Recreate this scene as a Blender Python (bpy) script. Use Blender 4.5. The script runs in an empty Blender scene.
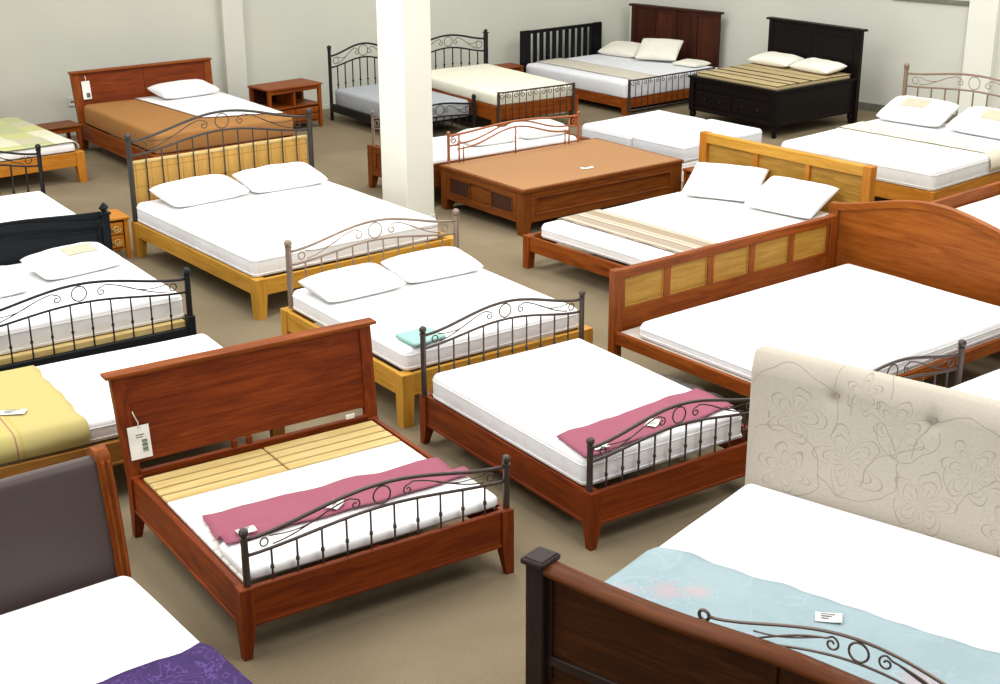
import bpy, bmesh, math, random
from mathutils import Vector, Matrix, noise
random.seed(7)
S = bpy.context.scene
COL = S.collection
R = math.radians
sin, cos, pi = math.sin, math.cos, math.pi

# ------------------------------------------------------------------ materials
def lin(c):
    return tuple((x/12.92 if x <= .04045 else ((x+.055)/1.055)**2.4) for x in [v/255 for v in c]) + (1,)

class NT:
    def __init__(s, name, rough=.6, spec=.3):
        m = bpy.data.materials.new(name); m.use_nodes = True
        s.m = m; s.t = m.node_tree; s.b = s.t.nodes['Principled BSDF']
        s.b.inputs['Roughness'].default_value = rough
        s.b.inputs['Specular IOR Level'].default_value = spec
        tc = s.t.nodes.new('ShaderNodeTexCoord'); s.co = tc.outputs['Object']
    def n(s, typ, **kw):
        nd = s.t.nodes.new('ShaderNode'+typ)
        for k, v in kw.items():
            if k in nd.inputs: s.set(nd.inputs[k], v)
            else: setattr(nd, k, v)
        return nd
    def set(s, inp, v):
        if isinstance(v, bpy.types.NodeSocket): s.t.links.new(v, inp)
        else: inp.default_value = v
    def math(s, op, a, b=0.0, c=None):
        nd = s.t.nodes.new('ShaderNodeMath'); nd.operation = op
        s.set(nd.inputs[0], a); s.set(nd.inputs[1], b)
        if c is not None: s.set(nd.inputs[2], c)
        return nd.outputs[0]
    def map(s, scale=(1, 1, 1), loc=(0, 0, 0), rot=(0, 0, 0)):
        nd = s.n('Mapping'); s.set(nd.inputs['Vector'], s.co)
        nd.inputs['Scale'].default_value = scale; nd.inputs['Location'].default_value = loc; nd.inputs['Rotation'].default_value = rot
        return nd.outputs['Vector']
    def noise(s, vec, scale=5, detail=3, dist=0, rough=.5):
        nd = s.n('TexNoise'); s.set(nd.inputs['Vector'], vec); nd.inputs['Scale'].default_value = scale
        nd.inputs['Detail'].default_value = detail; nd.inputs['Distortion'].default_value = dist; nd.inputs['Roughness'].default_value = rough
        return nd.outputs['Fac']
    def ramp(s, fac, stops, interp='LINEAR'):
        nd = s.n('ValToRGB'); s.set(nd.inputs[0], fac); cr = nd.color_ramp; cr.interpolation = interp
        while len(cr.elements) < len(stops): cr.elements.new(.5)
        for e, (p, c) in zip(cr.elements, stops): e.position = p; e.color = c if len(c) == 4 else lin(c)
        return nd.outputs[0]
    def mix(s, fac, a, b):
        nd = s.t.nodes.new('ShaderNodeMix'); nd.data_type = 'RGBA'
        s.set(nd.inputs[0], fac); s.set(nd.inputs[6], a); s.set(nd.inputs[7], b); return nd.outputs[2]
    def sep(s):
        nd = s.n('SeparateXYZ'); s.set(nd.inputs[0], s.co); return nd.outputs
    def col(s, v): s.set(s.b.inputs['Base Color'], v)
    def bump(s, h, strength=.2, dist=.01):
        nd = s.n('Bump'); s.set(nd.inputs['Height'], h); nd.inputs['Strength'].default_value = strength; nd.inputs['Distance'].default_value = dist
        s.set(s.b.inputs['Normal'], nd.outputs[0])

WC = {}
def wood(tone, axis='x'):
    key = (tone, axis)
    if key in WC: return WC[key]
    d, m, l = {'cherry': ((92, 40, 8), (132, 64, 17), (158, 88, 28)),
               'redcherry': ((82, 29, 7), (116, 48, 12), (142, 66, 20)),
               'arch': ((112, 53, 12), (145, 77, 22), (164, 98, 34)),
               'brown': ((80, 38, 9), (112, 58, 16), (132, 74, 24)),
               'darkbrown': ((44, 20, 12), (60, 28, 17), (76, 38, 23)),
               'panelbrown': ((52, 24, 14), (72, 34, 20), (90, 46, 27)),
               'ebony': ((10, 6, 6), (15, 9, 9), (22, 14, 12)),
               'darkpanel': ((40, 18, 5), (58, 28, 8), (80, 42, 13)),
               'railbrown': ((68, 32, 9), (92, 47, 16), (112, 62, 24)),
               'espresso': ((34, 24, 21), (46, 33, 29), (58, 43, 38)),
               'black': ((8, 8, 9), (12, 12, 14), (18, 18, 20)),
               'inkblack': ((16, 19, 22), (22, 26, 30), (30, 34, 38)),
               'oak': ((170, 118, 38), (196, 144, 54), (210, 162, 74)),
               'honey': ((158, 94, 24), (184, 118, 38), (200, 138, 54)),
               'oakpanel': ((132, 96, 36), (168, 126, 52), (192, 150, 74)),
               'midoak': ((122, 78, 32), (150, 102, 46), (168, 120, 60)),
               'pine': ((184, 152, 88), (204, 178, 118), (214, 194, 142)),
               'pale_and_glare': ((222, 218, 204), (232, 229, 220), (238, 236, 230))}[tone]
    s = NT('wood_%s_%s' % (tone, axis), .45, .16)
    sc = {'x': (1.1, 13, 13), 'y': (13, 1.1, 13), 'z': (13, 13, 1.1)}[axis]
    v = s.map(sc)
    f = s.noise(v, 1.6, 6, 1.2, .6)
    f2 = s.noise(s.map(tuple(k*6 for k in sc)), 2.0, 2)
    f = s.math('ADD', s.math('MULTIPLY', f, .85), s.math('MULTIPLY', f2, .15))
    s.col(s.ramp(f, [(.28, d), (.5, m), (.74, l)])); s.bump(f2, .06, .002)
    s.set(s.b.inputs['Roughness'], s.math('MULTIPLY_ADD', f2, .15, .38))
    WC[key] = s.m; return s.m

def plain(name, c, rough=.6, spec=.3, metal=0, nscale=0, nstr=.1):
    s = NT(name, rough, spec); s.b.inputs['Metallic'].default_value = metal
    f = s.noise(s.co, nscale or 9, 3)
    v = .99 if rough > .75 and nscale and nscale < 5 else .95; a = lin(tuple(int(k*v) for k in c)); b = lin(tuple(min(255, int(k*(2-v))) for k in c))
    s.col(s.ramp(f, [(.3, a), (.7, b)])); s.bump(f, nstr, .004); return s.m

def fabric(name, c, wr=.25, weave=260):
    s = NT(name, .9, .1)
    f = s.noise(s.map((1, 1.4, 1.2)), 5, 5, .8)
    w = s.noise(s.co, weave, 1)
    s.col(s.ramp(f, [(.3, tuple(int(k*.975) for k in c)), (.7, c)]))
    s.bump(s.math('ADD', f, s.math('MULTIPLY', w, .06)), wr, .03)
    return s.m

M = {}
M['white'] = fabric('white_sheet', (244, 244, 244))
M['pillow'] = fabric('white_pillowcase', (244, 244, 244), .35)
M['cream'] = fabric('cream_sheet', (242, 239, 220))
M['ivory'] = fabric('ivory_pillowcase', (238, 235, 222), .3)
M['greysheet'] = fabric('grey_sheet', (172, 176, 180))
M['bluewhite'] = fabric('pale_blue_white_ticking', (236, 238, 244))
M['tansheet'] = fabric('tan_sheet', (170, 122, 72), .15)
M['pink'] = fabric('dusty_pink_cloth', (156, 92, 108), .4)
M['teal'] = fabric('pale_teal_cloth', (152, 192, 184))
M['plum'] = plain('brown_leather', (78, 64, 62), .45, .4, 0, 220, .12)
M['black_iron'] = plain('black_iron', (24, 25, 27), .45, .4, .2)
M['dark_iron'] = plain('dark_bronze_iron', (78, 67, 62), .38, .5, .5)
M['oldiron'] = plain('aged_iron', (66, 62, 58), .45, .5, .4)
M['pewter'] = plain('pewter_iron', (142, 124, 108), .45, .5, .35)
M['copper'] = plain('copper_iron', (166, 104, 70), .45, .5, .4)
M['greycopper'] = plain('pale_copper_iron', (138, 116, 98), .5, .4, .3)
M['oldiron2'] = plain('bronze_crest_iron', (108, 94, 86), .4, .5, .4)
M['ply'] = plain('pale_plywood', (196, 188, 176), .7, .1)
M['coverbeige'] = fabric('beige_cover_cloth', (182, 164, 122))
M['paper'] = plain('white_paper', (244, 243, 236), .7)
M['ink'] = plain('grey_ink', (96, 96, 98), .8)
M['green_ink'] = plain('green_ink', (70, 106, 84), .8)
M['string'] = plain('white_string', (226, 220, 206), .8)
M['plastic'] = plain('cloudy_plastic', (236, 235, 236), .4, .4, 0, 8, .12)
M['board'] = plain('tan_ply_board', (164, 122, 82), .65, .2, 0, 160, .1)
M['carve'] = plain('carved_dark_panel', (60, 30, 16), .6, .3, 0, 60, 1.0)
M['brass'] = plain('brass_handle', (176, 148, 92), .35, .5, .8)
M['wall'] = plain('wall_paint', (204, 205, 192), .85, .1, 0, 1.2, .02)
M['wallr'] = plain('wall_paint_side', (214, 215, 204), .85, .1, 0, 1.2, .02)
M['colpaint'] = plain('column_paint', (238, 239, 228), .8, .1, 0, 1.2, .02)
M['base'] = plain('baseboard_paint', (120, 120, 108), .7)
M['outlet'] = plain('outlet_plastic', (214, 214, 204), .4)

def m_carpet():
    s = NT('carpet', .95, .05)
    f = s.noise(s.co, 1.1, 4, .4); g = s.noise(s.co, 170, 2)
    h = s.math('ADD', s.math('MULTIPLY', f, .35), s.math('MULTIPLY', g, .65))
    s.col(s.ramp(h, [(.3, (108, 96, 76)), (.5, (131, 118, 95)), (.72, (152, 139, 115))])); s.bump(g, .5, .01); return s.m
M['carpet'] = m_carpet()

def contour(s, vec, scale, k, w, dist=1.5):
    f = s.noise(vec, scale, 1.5, dist)
    fr = s.math('FRACT', s.math('MULTIPLY', f, k))
    return s.math('LESS_THAN', s.math('ABSOLUTE', s.math('SUBTRACT', fr, .5)), w)

def flower_mask(s, u, v, cx, cy, r, lobes=6, amp=.35, ph=0.):
    du = s.math('SUBTRACT', u, cx); dv = s.math('SUBTRACT', v, cy)
    rr = s.math('SQRT', s.math('ADD', s.math('MULTIPLY', du, du), s.math('MULTIPLY', dv, dv)))
    an = s.math('ARCTAN2', dv, du)
    pet = s.math('MULTIPLY_ADD', s.math('COSINE', s.math('MULTIPLY_ADD', an, lobes, ph)), amp*r, r)
    return rr, an, pet

def m_upholstery(centres):
    s = NT('beige_floral_upholstery', .85, .12)
    x, y, z = s.sep()
    wob = s.noise(s.map((1, 0, 1)), 5, 1, .5)
    x2 = s.math('MULTIPLY_ADD', wob, .10, x); z2 = s.math('MULTIPLY_ADD', s.noise(s.map((1, 0, 1), (4, 0, 7)), 5, 1, .5), .10, z)
    mask = None
    def mx(m): return m if mask is None else s.math('MAXIMUM', mask, m)
    for i, (cx, cz, r) in enumerate(centres):
        du = s.math('SUBTRACT', x2, cx+.05); dv = s.math('SUBTRACT', z2, cz+.05)
        rr = s.math('SQRT', s.math('ADD', s.math('MULTIPLY', du, du), s.math('MULTIPLY', dv, dv)))
        an = s.math('ARCTAN2', dv, du); n = 5 + i % 2
        pe = s.math('ABSOLUTE', s.math('COSINE', s.math('MULTIPLY_ADD', an, n/2, i*.7)))
        q = s.math('DIVIDE', rr, s.math('MULTIPLY_ADD', pe, r*.72, r*.30))
        w = .004/r
        for lv, k in ((1.0, 1.0), (.72, .8)):
            mask = mx(s.math('LESS_THAN', s.math('ABSOLUTE', s.math('SUBTRACT', q, lv)), w*k))
        st = s.math('MULTIPLY', s.math('GREATER_THAN', s.math('COSINE', s.math('MULTIPLY', an, n*3)), .93), s.math('MULTIPLY', s.math('LESS_THAN', rr, r*.45), s.math('GREATER_THAN', rr, r*.06)))
        mask = mx(st)
        # a long tendril curling away from the flower
        sp = s.math('SUBTRACT', s.math('DIVIDE', rr, r), s.math('MULTIPLY_ADD', an, .16, 1.35))
        mask = mx(s.math('MULTIPLY', s.math('LESS_THAN', s.math('ABSOLUTE', sp), w*.7), s.math('GREATER_THAN', s.math('SINE', s.math('ADD', an, i*1.1)), -.3)))
    f = s.noise(s.co, 160, 2)
    base = s.ramp(f, [(.3, (186, 177, 163)), (.7, (200, 191, 177))])
    s.col(s.mix(s.math('MULTIPLY', mask, .55), base, lin((140, 130, 116)))); s.bump(f, .15, .004); return s.m

def m_bands(name, base, bands, axis, extra=None):
    """bands: (lo, hi, colour) along one object axis"""
    s = NT(name, .9, .1); o = s.sep(); v = o[{'x': 0, 'y': 1, 'z': 2}[axis]]
    c = lin(base)
    for lo, hi, cc in bands:
        m = s.math('MULTIPLY', s.math('GREATER_THAN', v, lo), s.math('LESS_THAN', v, hi))
        c = s.mix(m, c, lin(cc))
    s.col(c); f = s.noise(s.co, 6, 4, .6); s.bump(f, .25, .02); return s.m

def m_blue():
    s = NT('pale_blue_floral_cloth', .85, .15); x, y, z = s.sep()
    base = s.ramp(s.noise(s.map((1, 1, 1)), 4, 3, .5), [(.3, (146, 166, 172)), (.7, (156, 175, 181))])
    c = base
    for i, (cx, cy, r, colr) in enumerate([(-.62, -.42, .1, (181, 163, 167)), (-.5, -.34, .07, (188, 167, 168)), (-.78, -.55, .08, (179, 168, 174)),
                                           (.62, -.42, .1, (183, 160, 163)), (.8, -.5, .06, (188, 172, 174)), (-.1, -.6, .08, (183, 167, 170))]):
        rr, an, pet = flower_mask(s, x, y, cx, cy, r, 7, .24, i)
        q = s.math('DIVIDE', rr, pet)
        soft = s.math('MULTIPLY', s.math('LESS_THAN', q, 1), s.math('SUBTRACT', 1.05, q))
        c = s.mix(s.math('MINIMUM', soft, .8), c, lin(colr))
        vein = s.math('MULTIPLY', s.math('LESS_THAN', s.math('ABSOLUTE', s.math('SUBTRACT', q, 1.0)), .05), .6)
        c = s.mix(vein, c, lin((170, 182, 188)))
    k = contour(s, s.map(), 2.2, 3, .03, 2)
    c = s.mix(s.math('MULTIPLY', k, .3), c, lin((166, 186, 192)))
    s.col(c); f = s.noise(s.co, 7, 4, .8); s.bump(f, .3, .02); return s.m

def m_purple():
    s = NT('purple_floral_cloth', .7, .25)
    k = contour(s, s.map(), 4.2, 7, .09, 2.5)
    base = s.ramp(s.noise(s.co, 12, 2), [(.3, (50, 28, 82)), (.7, (60, 35, 94))])
    s.col(s.mix(k, base, lin((84, 58, 120)))); return s.m

def m_green():
    s = NT('green_patchwork_cloth', .9, .1); x, y, z = s.sep()
    ck = s.n('TexChecker'); s.set(ck.inputs[0], s.map((1, 1, 0.0))); ck.inputs['Scale'].default_value = 3.4
    v = s.n('TexVoronoi', distance='CHEBYCHEV'); s.set(v.inputs['Vector'], s.map((1, 1, .001))); v.inputs['Scale'].default_value = 3.0; v.inputs['Randomness'].default_value = .15
    sx = s.n('SeparateColor'); s.set(sx.inputs[0], v.outputs['Color'])
    c = s.ramp(sx.outputs[0], [(0, (200, 200, 142)), (.25, (220, 218, 190)), (.5, (186, 192, 144)), (.72, (226, 222, 204)), (.88, (198, 192, 164))], 'CONSTANT')
    s.col(c); s.bump(s.noise(s.co, 7, 3), .25, .02); return s.m

# ------------------------------------------------------------------ mesh helpers
class MB:
    def __init__(s): s.bm = bmesh.new()
    def box(s, x0, x1, y0, y1, z0, z1, bev=.004, seg=1):
        b = bmesh.new(); bmesh.ops.create_cube(b, size=1)
        for v in b.verts:
            v.co = Vector(((x0+x1)/2 + v.co.x*(x1-x0), (y0+y1)/2 + v.co.y*(y1-y0), (z0+z1)/2 + v.co.z*(z1-z0)))
        bev = min(bev, .45*min(abs(x1-x0), abs(y1-y0), abs(z1-z0)))
        if bev > 0: bmesh.ops.bevel(b, geom=b.edges[:], offset=bev, segments=seg, affect='EDGES', profile=.5)
        s.add(b); return s
    def add(s, b):
        me = bpy.data.meshes.new('t'); b.to_mesh(me); b.free(); s.bm.from_mesh(me); bpy.data.meshes.remove(me); return s
    def hexa(s, bot, top):
        """bot/top: four (x,y,z) counter-clockwise from above"""
        vs = [s.bm.verts.new(p) for p in list(bot)+list(top)]
        f = s.bm.faces.new
        f((vs[3], vs[2], vs[1], vs[0])); f(vs[4:])
        for i in range(4):
            j = (i+1) % 4; f((vs[i], vs[j], vs[4+j], vs[4+i]))
        return s
    def leg(s, x, y, z0, zk, z1, w, wb, sx=0, sy=0):
        """square post from zk to z1, tapering to wb at z0; sx,sy = side that stays straight"""
        def sq(cx, cy, w, z): return [(cx-w/2, cy-w/2, z), (cx+w/2, cy-w/2, z), (cx+w/2, cy+w/2, z), (cx-w/2, cy+w/2, z)]
        ox, oy = sx*(w-wb)/2, sy*(w-wb)/2
        b = s.bm; rings = [sq(x+ox, y+oy, wb, z0), sq(x, y, w, zk), sq(x, y, w, z1-.004), sq(x, y, w-.008, z1)]
        vr = [[b.verts.new(p) for p in r] for r in rings]
        b.faces.new(vr[0][::-1]); b.faces.new(vr[-1])
        for a, c in zip(vr, vr[1:]):
            for i in range(4):
                j = (i+1) % 4; b.faces.new((a[i], a[j], c[j], c[i]))
        return s
    def tube(s, pts, r, seg=8, closed=False):
        pts = [Vector(p) for p in pts]; n = len(pts); rings = []
        ref = Vector((0, 1, 0))
        for i in range(n):
            if closed: t = pts[(i+1) % n]-pts[i-1]
            else: t = pts[min(i+1, n-1)]-pts[max(i-1, 0)]
            t.normalize()
            if i == 0:
                u = t.cross(ref)
                if u.length < .3: u = t.cross(Vector((1, 0, 0)))
            else: u = u-t*u.dot(t)
            u.normalize(); w = u.cross(t)
            rr = r[i] if isinstance(r, list) else r
            rings.append([s.bm.verts.new(pts[i] + u*cos(2*pi*k/seg)*rr + w*sin(2*pi*k/seg)*rr) for k in range(seg)])
        m = n if closed else n-1
        for i in range(m):
            a, c = rings[i], rings[(i+1) % n]
            for k in range(seg):
                l = (k+1) % seg; s.bm.faces.new((a[k], a[l], c[l], c[k]))
        if not closed: s.bm.faces.new(rings[0][::-1]); s.bm.faces.new(rings[-1])
        return s
    def lathe(s, x, y, prof, seg=14):
        rings = [[s.bm.verts.new((x+cos(2*pi*k/seg)*r, y+sin(2*pi*k/seg)*r, z)) for k in range(seg)] for r, z in prof]
        for a, c in zip(rings, rings[1:]):
            for k in range(seg):
                l = (k+1) % seg; s.bm.faces.new((a[k], a[l], c[l], c[k]))
        s.bm.faces.new(rings[0][::-1]); s.bm.faces.new(rings[-1]); return s
    def prism(s, out, axis, a0, a1):
        """outline of 2D points extruded along axis: 'y' -> (x,z); 'x' -> (y,z)"""
        def P(p, a): return (p[0], a, p[1]) if axis == 'y' else (a, p[0], p[1])
        A = [s.bm.verts.new(P(p, a0)) for p in out]; B = [s.bm.verts.new(P(p, a1)) for p in out]
        s.bm.faces.new(A); s.bm.faces.new(B[::-1])
        for i in range(len(out)):
            j = (i+1) % len(out); s.bm.faces.new((A[j], A[i], B[i], B[j]))
        return s
    def sheet(s, grid):
        V = [[s.bm.verts.new(p) for p in row] for row in grid]
        for i in range(len(V)-1):
            for j in range(len(V[0])-1):
                s.bm.faces.new((V[i][j], V[i+1][j], V[i+1][j+1], V[i][j+1]))
        return s
    def build(s, name, mat, parent=None, smooth=False, loc=None, rz=0):
        bmesh.ops.recalc_face_normals(s.bm, faces=s.bm.faces[:])
        me = bpy.data.meshes.new(name); s.bm.to_mesh(me); s.bm.free()
        if smooth is True:
            for p in me.polygons: p.use_smooth = True
        elif smooth:
            me.shade_smooth() if hasattr(me, 'shade_smooth') else None
            if hasattr(me, 'set_sharp_from_angle'): me.set_sharp_from_angle(angle=R(smooth))
        o = bpy.data.objects.new(name, me); COL.objects.link(o); me.materials.append(mat)
        if parent: o.parent = parent
        if loc is not None: o.location = loc
        o.rotation_euler = (0, 0, rz)
        return o

def tag(o, label, cat, group=None):
    o['label'] = label; o['category'] = cat
    if group: o['group'] = group
    return o

class Bed:
    """frame of reference of a bed: local +y towards the head, +x to the right seen from the foot"""
    def __init__(s, c, psi, W, L): s.c = c; s.psi = R(psi); s.W = W; s.L = L
    def w(s, x, y, z=0):
        return Vector((s.c[0]+cos(s.psi)*x-sin(s.psi)*y, s.c[1]+sin(s.psi)*x+cos(s.psi)*y, z))
    def root(s, name, label, cat='bed', group='display beds'):
        o = bpy.data.objects.new(name, None); COL.objects.link(o); o.empty_display_size = .2
        o.location = (s.c[0], s.c[1], 0); o.rotation_euler = (0, 0, s.psi); tag(o, label, cat, group); return o

def thing_at(name, loc, rz, label, cat, group=None):
    o = bpy.data.objects.new(name, None); COL.objects.link(o); o.location = loc; o.rotation_euler = (0, 0, rz)
    tag(o, label, cat, group); return o

# ------------------------------------------------------------------ bed parts
def frame(root, W, L, zt, rh, tone, legw=.075, wb=.05, th=.032, legs=(1, 1, 1, 1), head=True, bead=True, inset=.012, leg_top=0., base_z=None, zl0=0):
    k = 0
    for sx in (-1, 1):
        for sy in (-1, 1):
            if legs[k]:
                MB().leg(sx*(W/2-legw/2), sy*(L/2-legw/2), zl0, zt-rh, zt+leg_top, legw, wb, sx, sy).build('leg', wood(tone, 'z'), root)
            k += 1
    for sx in (-1, 1):
        mb = MB(); xo = sx*(W/2-inset)
        mb.box(min(xo, xo-sx*th), max(xo, xo-sx*th), -L/2+legw*.6, L/2-legw*.6, zt-rh, zt-.003)
        if bead: mb.box(min(xo+sx*.008, xo-sx*th), max(xo+sx*.008, xo-sx*th), -L/2+legw, L/2-legw, zt-rh, zt-rh+.022, .006, 2)
        mb.build('side_rail', wood(tone, 'y'), root)
    for sy, nm in ((-1, 'foot_rail'), (1, 'head_rail')):
        if sy == 1 and not head: continue
        mb = MB(); yo = sy*(L/2-inset)
        mb.box(-W/2+legw*.6, W/2-legw*.6, min(yo, yo-sy*th), max(yo, yo-sy*th), zt-rh, zt-.003)
        if bead: mb.box(-W/2+legw, W/2-legw, min(yo+sy*.008, yo-sy*th), max(yo+sy*.008, yo-sy*th), zt-rh, zt-rh+.022, .006, 2)
        mb.build(nm, wood(tone, 'x'), root)
    bz = zt-.001 if base_z is None else base_z
    if bz is not False:
        mb = MB(); n = 10; p = (L-.24)/n
        for i in range(n):
            y = -L/2+.12+p*i; mb.box(-W/2+.14, W/2-.14, y+.01, y+p-.01, bz-.02, bz, .003)
        mb.build('slat_base', wood('pale_and_glare', 'x'), root)

def bump_s(t, p=.9): return (0.5-0.5*cos(2*pi*t))**p

def spiral(cx, cz, r0, turns, a0, sgn, n=22, r1=.25):
    return [(cx+cos(a0+sgn*2*pi*turns*i/n)*r0*(1-(1-r1)*i/n), cz+sin(a0+sgn*2*pi*turns*i/n)*r0*(1-(1-r1)*i/n)) for i in range(n+1)]

def iron(root, name, x0, x1, y, zb, zp, nb, rise, gap, rise2, mat, zbar=None, endz=.03, pr=.019, rr=.011, br=.0065, fine=True, finial='ball', bottom=False, knuckle=True):
    """arched wrought iron panel standing in the xz plane at y"""
    Wd = x1-x0; ze = zp-endz
    top = lambda t: ze+rise*bump_s(t)
    low = lambda t: ze-gap+rise2*bump_s(t)
    N = 36
    mb = MB()
    mb.tube([(x0+Wd*i/N, y, top(i/N)) for i in range(N+1)], rr)
    mb.tube([(x0+Wd*i/N, y, low(i/N)) for i in range(N+1)], rr*.85)
    zbar = zb if zbar is None else zbar
    if bottom: mb.tube([(x0, y, zbar), (x1, y, zbar)], rr*.85)
    p = mb.build(name, mat, root, True)
    for x in (x0, x1):
        m = MB()
        if finial == 'ball':
            m.lathe(x, y, [(pr, zb), (pr, zp), (pr*1.25, zp+.004), (pr*1.25, zp+.012), (pr*.7, zp+.016)] + [(pr*1.35*sin(a), zp+.04-pr*1.35*cos(a)) for a in [pi*k/8 for k in range(2, 8)]] + [(.002, zp+.04+pr*1.35)])
            m.build('post', mat, p, 40)
        else:
            m.box(x-pr, x+pr, y-pr, y+pr, zb, zp, .003)
            m.hexa([(x-pr*1.5, y-pr*1.5, zp), (x+pr*1.5, y-pr*1.5, zp), (x+pr*1.5, y+pr*1.5, zp), (x-pr*1.5, y+pr*1.5, zp)], [(x-pr*1.5, y-pr*1.5, zp+.012), (x+pr*1.5, y-pr*1.5, zp+.012), (x+pr*1.5, y+pr*1.5, zp+.012), (x-pr*1.5, y+pr*1.5, zp+.012)])
            m.lathe(x, y, [(pr*.6, zp+.012), (pr*1.5, zp+.03), (pr*1.2, zp+.045), (.003, zp+.06)], 4)
            m.build('post', mat, p)
    for i in range(nb):
        t = (i+1)/(nb+1); x = x0+Wd*t; m = MB(); zt = low(t)
        zk = zbar+(zt-zbar)*.42
        if knuckle: m.tube([(x, y, zbar), (x, y, zk-.012), (x, y, zk-.009), (x, y, zk+.009), (x, y, zk+.012), (x, y, zt)], [br, br, br*1.7, br*1.7, br, br], 6)
        else: m.tube([(x, y, zbar), (x, y, zt)], br, 6)
        m.build('bar', mat, p, 40)
    if fine:
        r = .0045
        def piece(nm, *a): MB().tube(*a).build(nm, mat, p, True)
        gc = top(.5)-low(.5)-2*rr; cz = (top(.5)+low(.5))/2; cx = (x0+x1)/2; rc = gc*.46
        piece('centre_ring', [(cx+cos(a)*rc, y, cz+sin(a)*rc) for a in [2*pi*k/20 for k in range(20)]], r*1.1, 6, True)
        for sg in (-1, 1):
            def X(t): return cx+sg*Wd*t
            gm = lambda t: (top(.5+sg*t)+low(.5+sg*t))/2
            ge = gap-2*rr
            # end ring
            te = .5-.055-ge*.3/Wd; re = ge*.33
            piece('end_ring', [(X(te)+cos(a)*re, y, gm(te)+sin(a)*re*1.05) for a in [2*pi*k/14 for k in range(14)]], r, 6, True)
            # long vine from the end ring to a curl by the centre circle
            tc = .1; rcurl = gc*.27; ccx, ccz = X(tc), gm(tc)-gc*.05
            pts = []
            for i in range(15):
                u = i/14; t = te-.03-(te-.03-tc-.02)*u
                zlow, ztop = low(.5+sg*t)+rr, top(.5+sg*t)-rr
                pts.append((X(t), y, zlow+(ztop-zlow)*(.12+.75*u*u*(3-2*u))))
            sp = spiral(ccx, ccz, rcurl, 1.15, pi/2, 1 if sg > 0 else -1)
            pts += [(a, y, b) for a, b in sp]
            piece('scroll', pts, r, 6)
            pts = []
            for i in range(13):
                u = i/12; t = te-.02-(te-.02-.2)*u
                zlow, ztop = low(.5+sg*t)+rr, top(.5+sg*t)-rr
                pts.append((X(t), y, ztop-(ztop-zlow)*(.15+.4*sin(u*pi*.9))))
            piece('scroll', pts, r*.85, 6)
    return p

def iron_square(root, name, x0, x1, y, zb, zp, nb, mat, gap=.12):
    """straight topped iron panel with a row of small scroll rings under the rail"""
    m = MB(); m.tube([(x0, y, zp), (x1, y, zp)], .012); m.tube([(x0, y, zb+.01), (x1, y, zb+.01)], .009)
    p = m.build(name, mat, root, True)
    for x in (x0, x1): MB().box(x-.016, x+.016, y-.016, y+.016, zb-.02, zp+.015, .003).build('post', mat, p)
    for i in range(nb):
        x = x0+(x1-x0)*(i+1)/(nb+1); MB().tube([(x, y, zb+.01), (x, y, zp)], .007, 6).build('bar', mat, p, True)
    w = (x1-x0)/(nb+1); rc = min(gap*.42, w*.46)
    for i in range(nb+1):
        cx = x0+(i+.5)*w
        sp = spiral(cx, zp-gap*.5, rc, 1.3, pi/2, 1 if i % 2 else -1, 20, .3)
        MB().tube([(a, y, b) for a, b in sp], .005, 6).build('scroll', mat, p, True)
    return p

def superbox(mb, W, L, z0, z1, r, n=None, amp=.004, seed=0, dent=0, nx=14, ny=16):
    """soft mattress: rounded box with a slightly uneven top"""
    b = bmesh.new(); bmesh.ops.create_cube(b, size=1)
    for v in b.verts: v.co = Vector((v.co.x*W, v.co.y*L, (z0+z1)/2+v.co.z*(z1-z0)))
    vert = [e for e in b.edges if abs(e.verts[0].co.z-e.verts[1].co.z) > .01]
    bmesh.ops.bevel(b, geom=vert, offset=max(r, .05), segments=4, affect='EDGES', profile=.5)
    ring = [e for e in b.edges if abs(e.verts[0].co.z-e.verts[1].co.z) < 1e-4 and len([f for f in e.link_faces if abs(f.normal.z) < .5]) == 1]
    bmesh.ops.bevel(b, geom=[e for e in ring if e.verts[0].co.z > (z0+z1)/2], offset=r, segments=4, affect='EDGES', profile=.5)
    ring = [e for e in b.edges if max(v.co.z for v in e.verts) < z0+1e-4 and len([f for f in e.link_faces if abs(f.normal.z) < .5]) == 1]
    bmesh.ops.bevel(b, geom=ring, offset=r*.25, segments=2, affect='EDGES', profile=.5)
    for ax, cnt, ext in ((0, nx, W), (1, ny, L)):
        for i in range(1, cnt):
            co = [0, 0, 0]; no = [0, 0, 0]; co[ax] = -ext/2+ext*i/cnt; no[ax] = 1
            bmesh.ops.bisect_plane(b, geom=b.verts[:]+b.edges[:]+b.faces[:], plane_co=co, plane_no=no)
    for v in b.verts:
        if v.co.z > (z0+z1)/2:
            k = noise.noise(Vector((v.co.x*2.2+seed*7.1, v.co.y*2.2, seed)))
            v.co.z += amp*k*2 - dent*math.exp(-((v.co.x/(W*.3))**2+(v.co.y/(L*.3))**2))
        else: pass
        side = noise.noise(Vector((v.co.x*3+seed, v.co.y*3, v.co.z*4+5)))
        if abs(v.co.x) > W/2-r*1.1: v.co.x += amp*1.2*side
        if abs(v.co.y) > L/2-r*1.1: v.co.y += amp*1.2*side
    mb.add(b)

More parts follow.
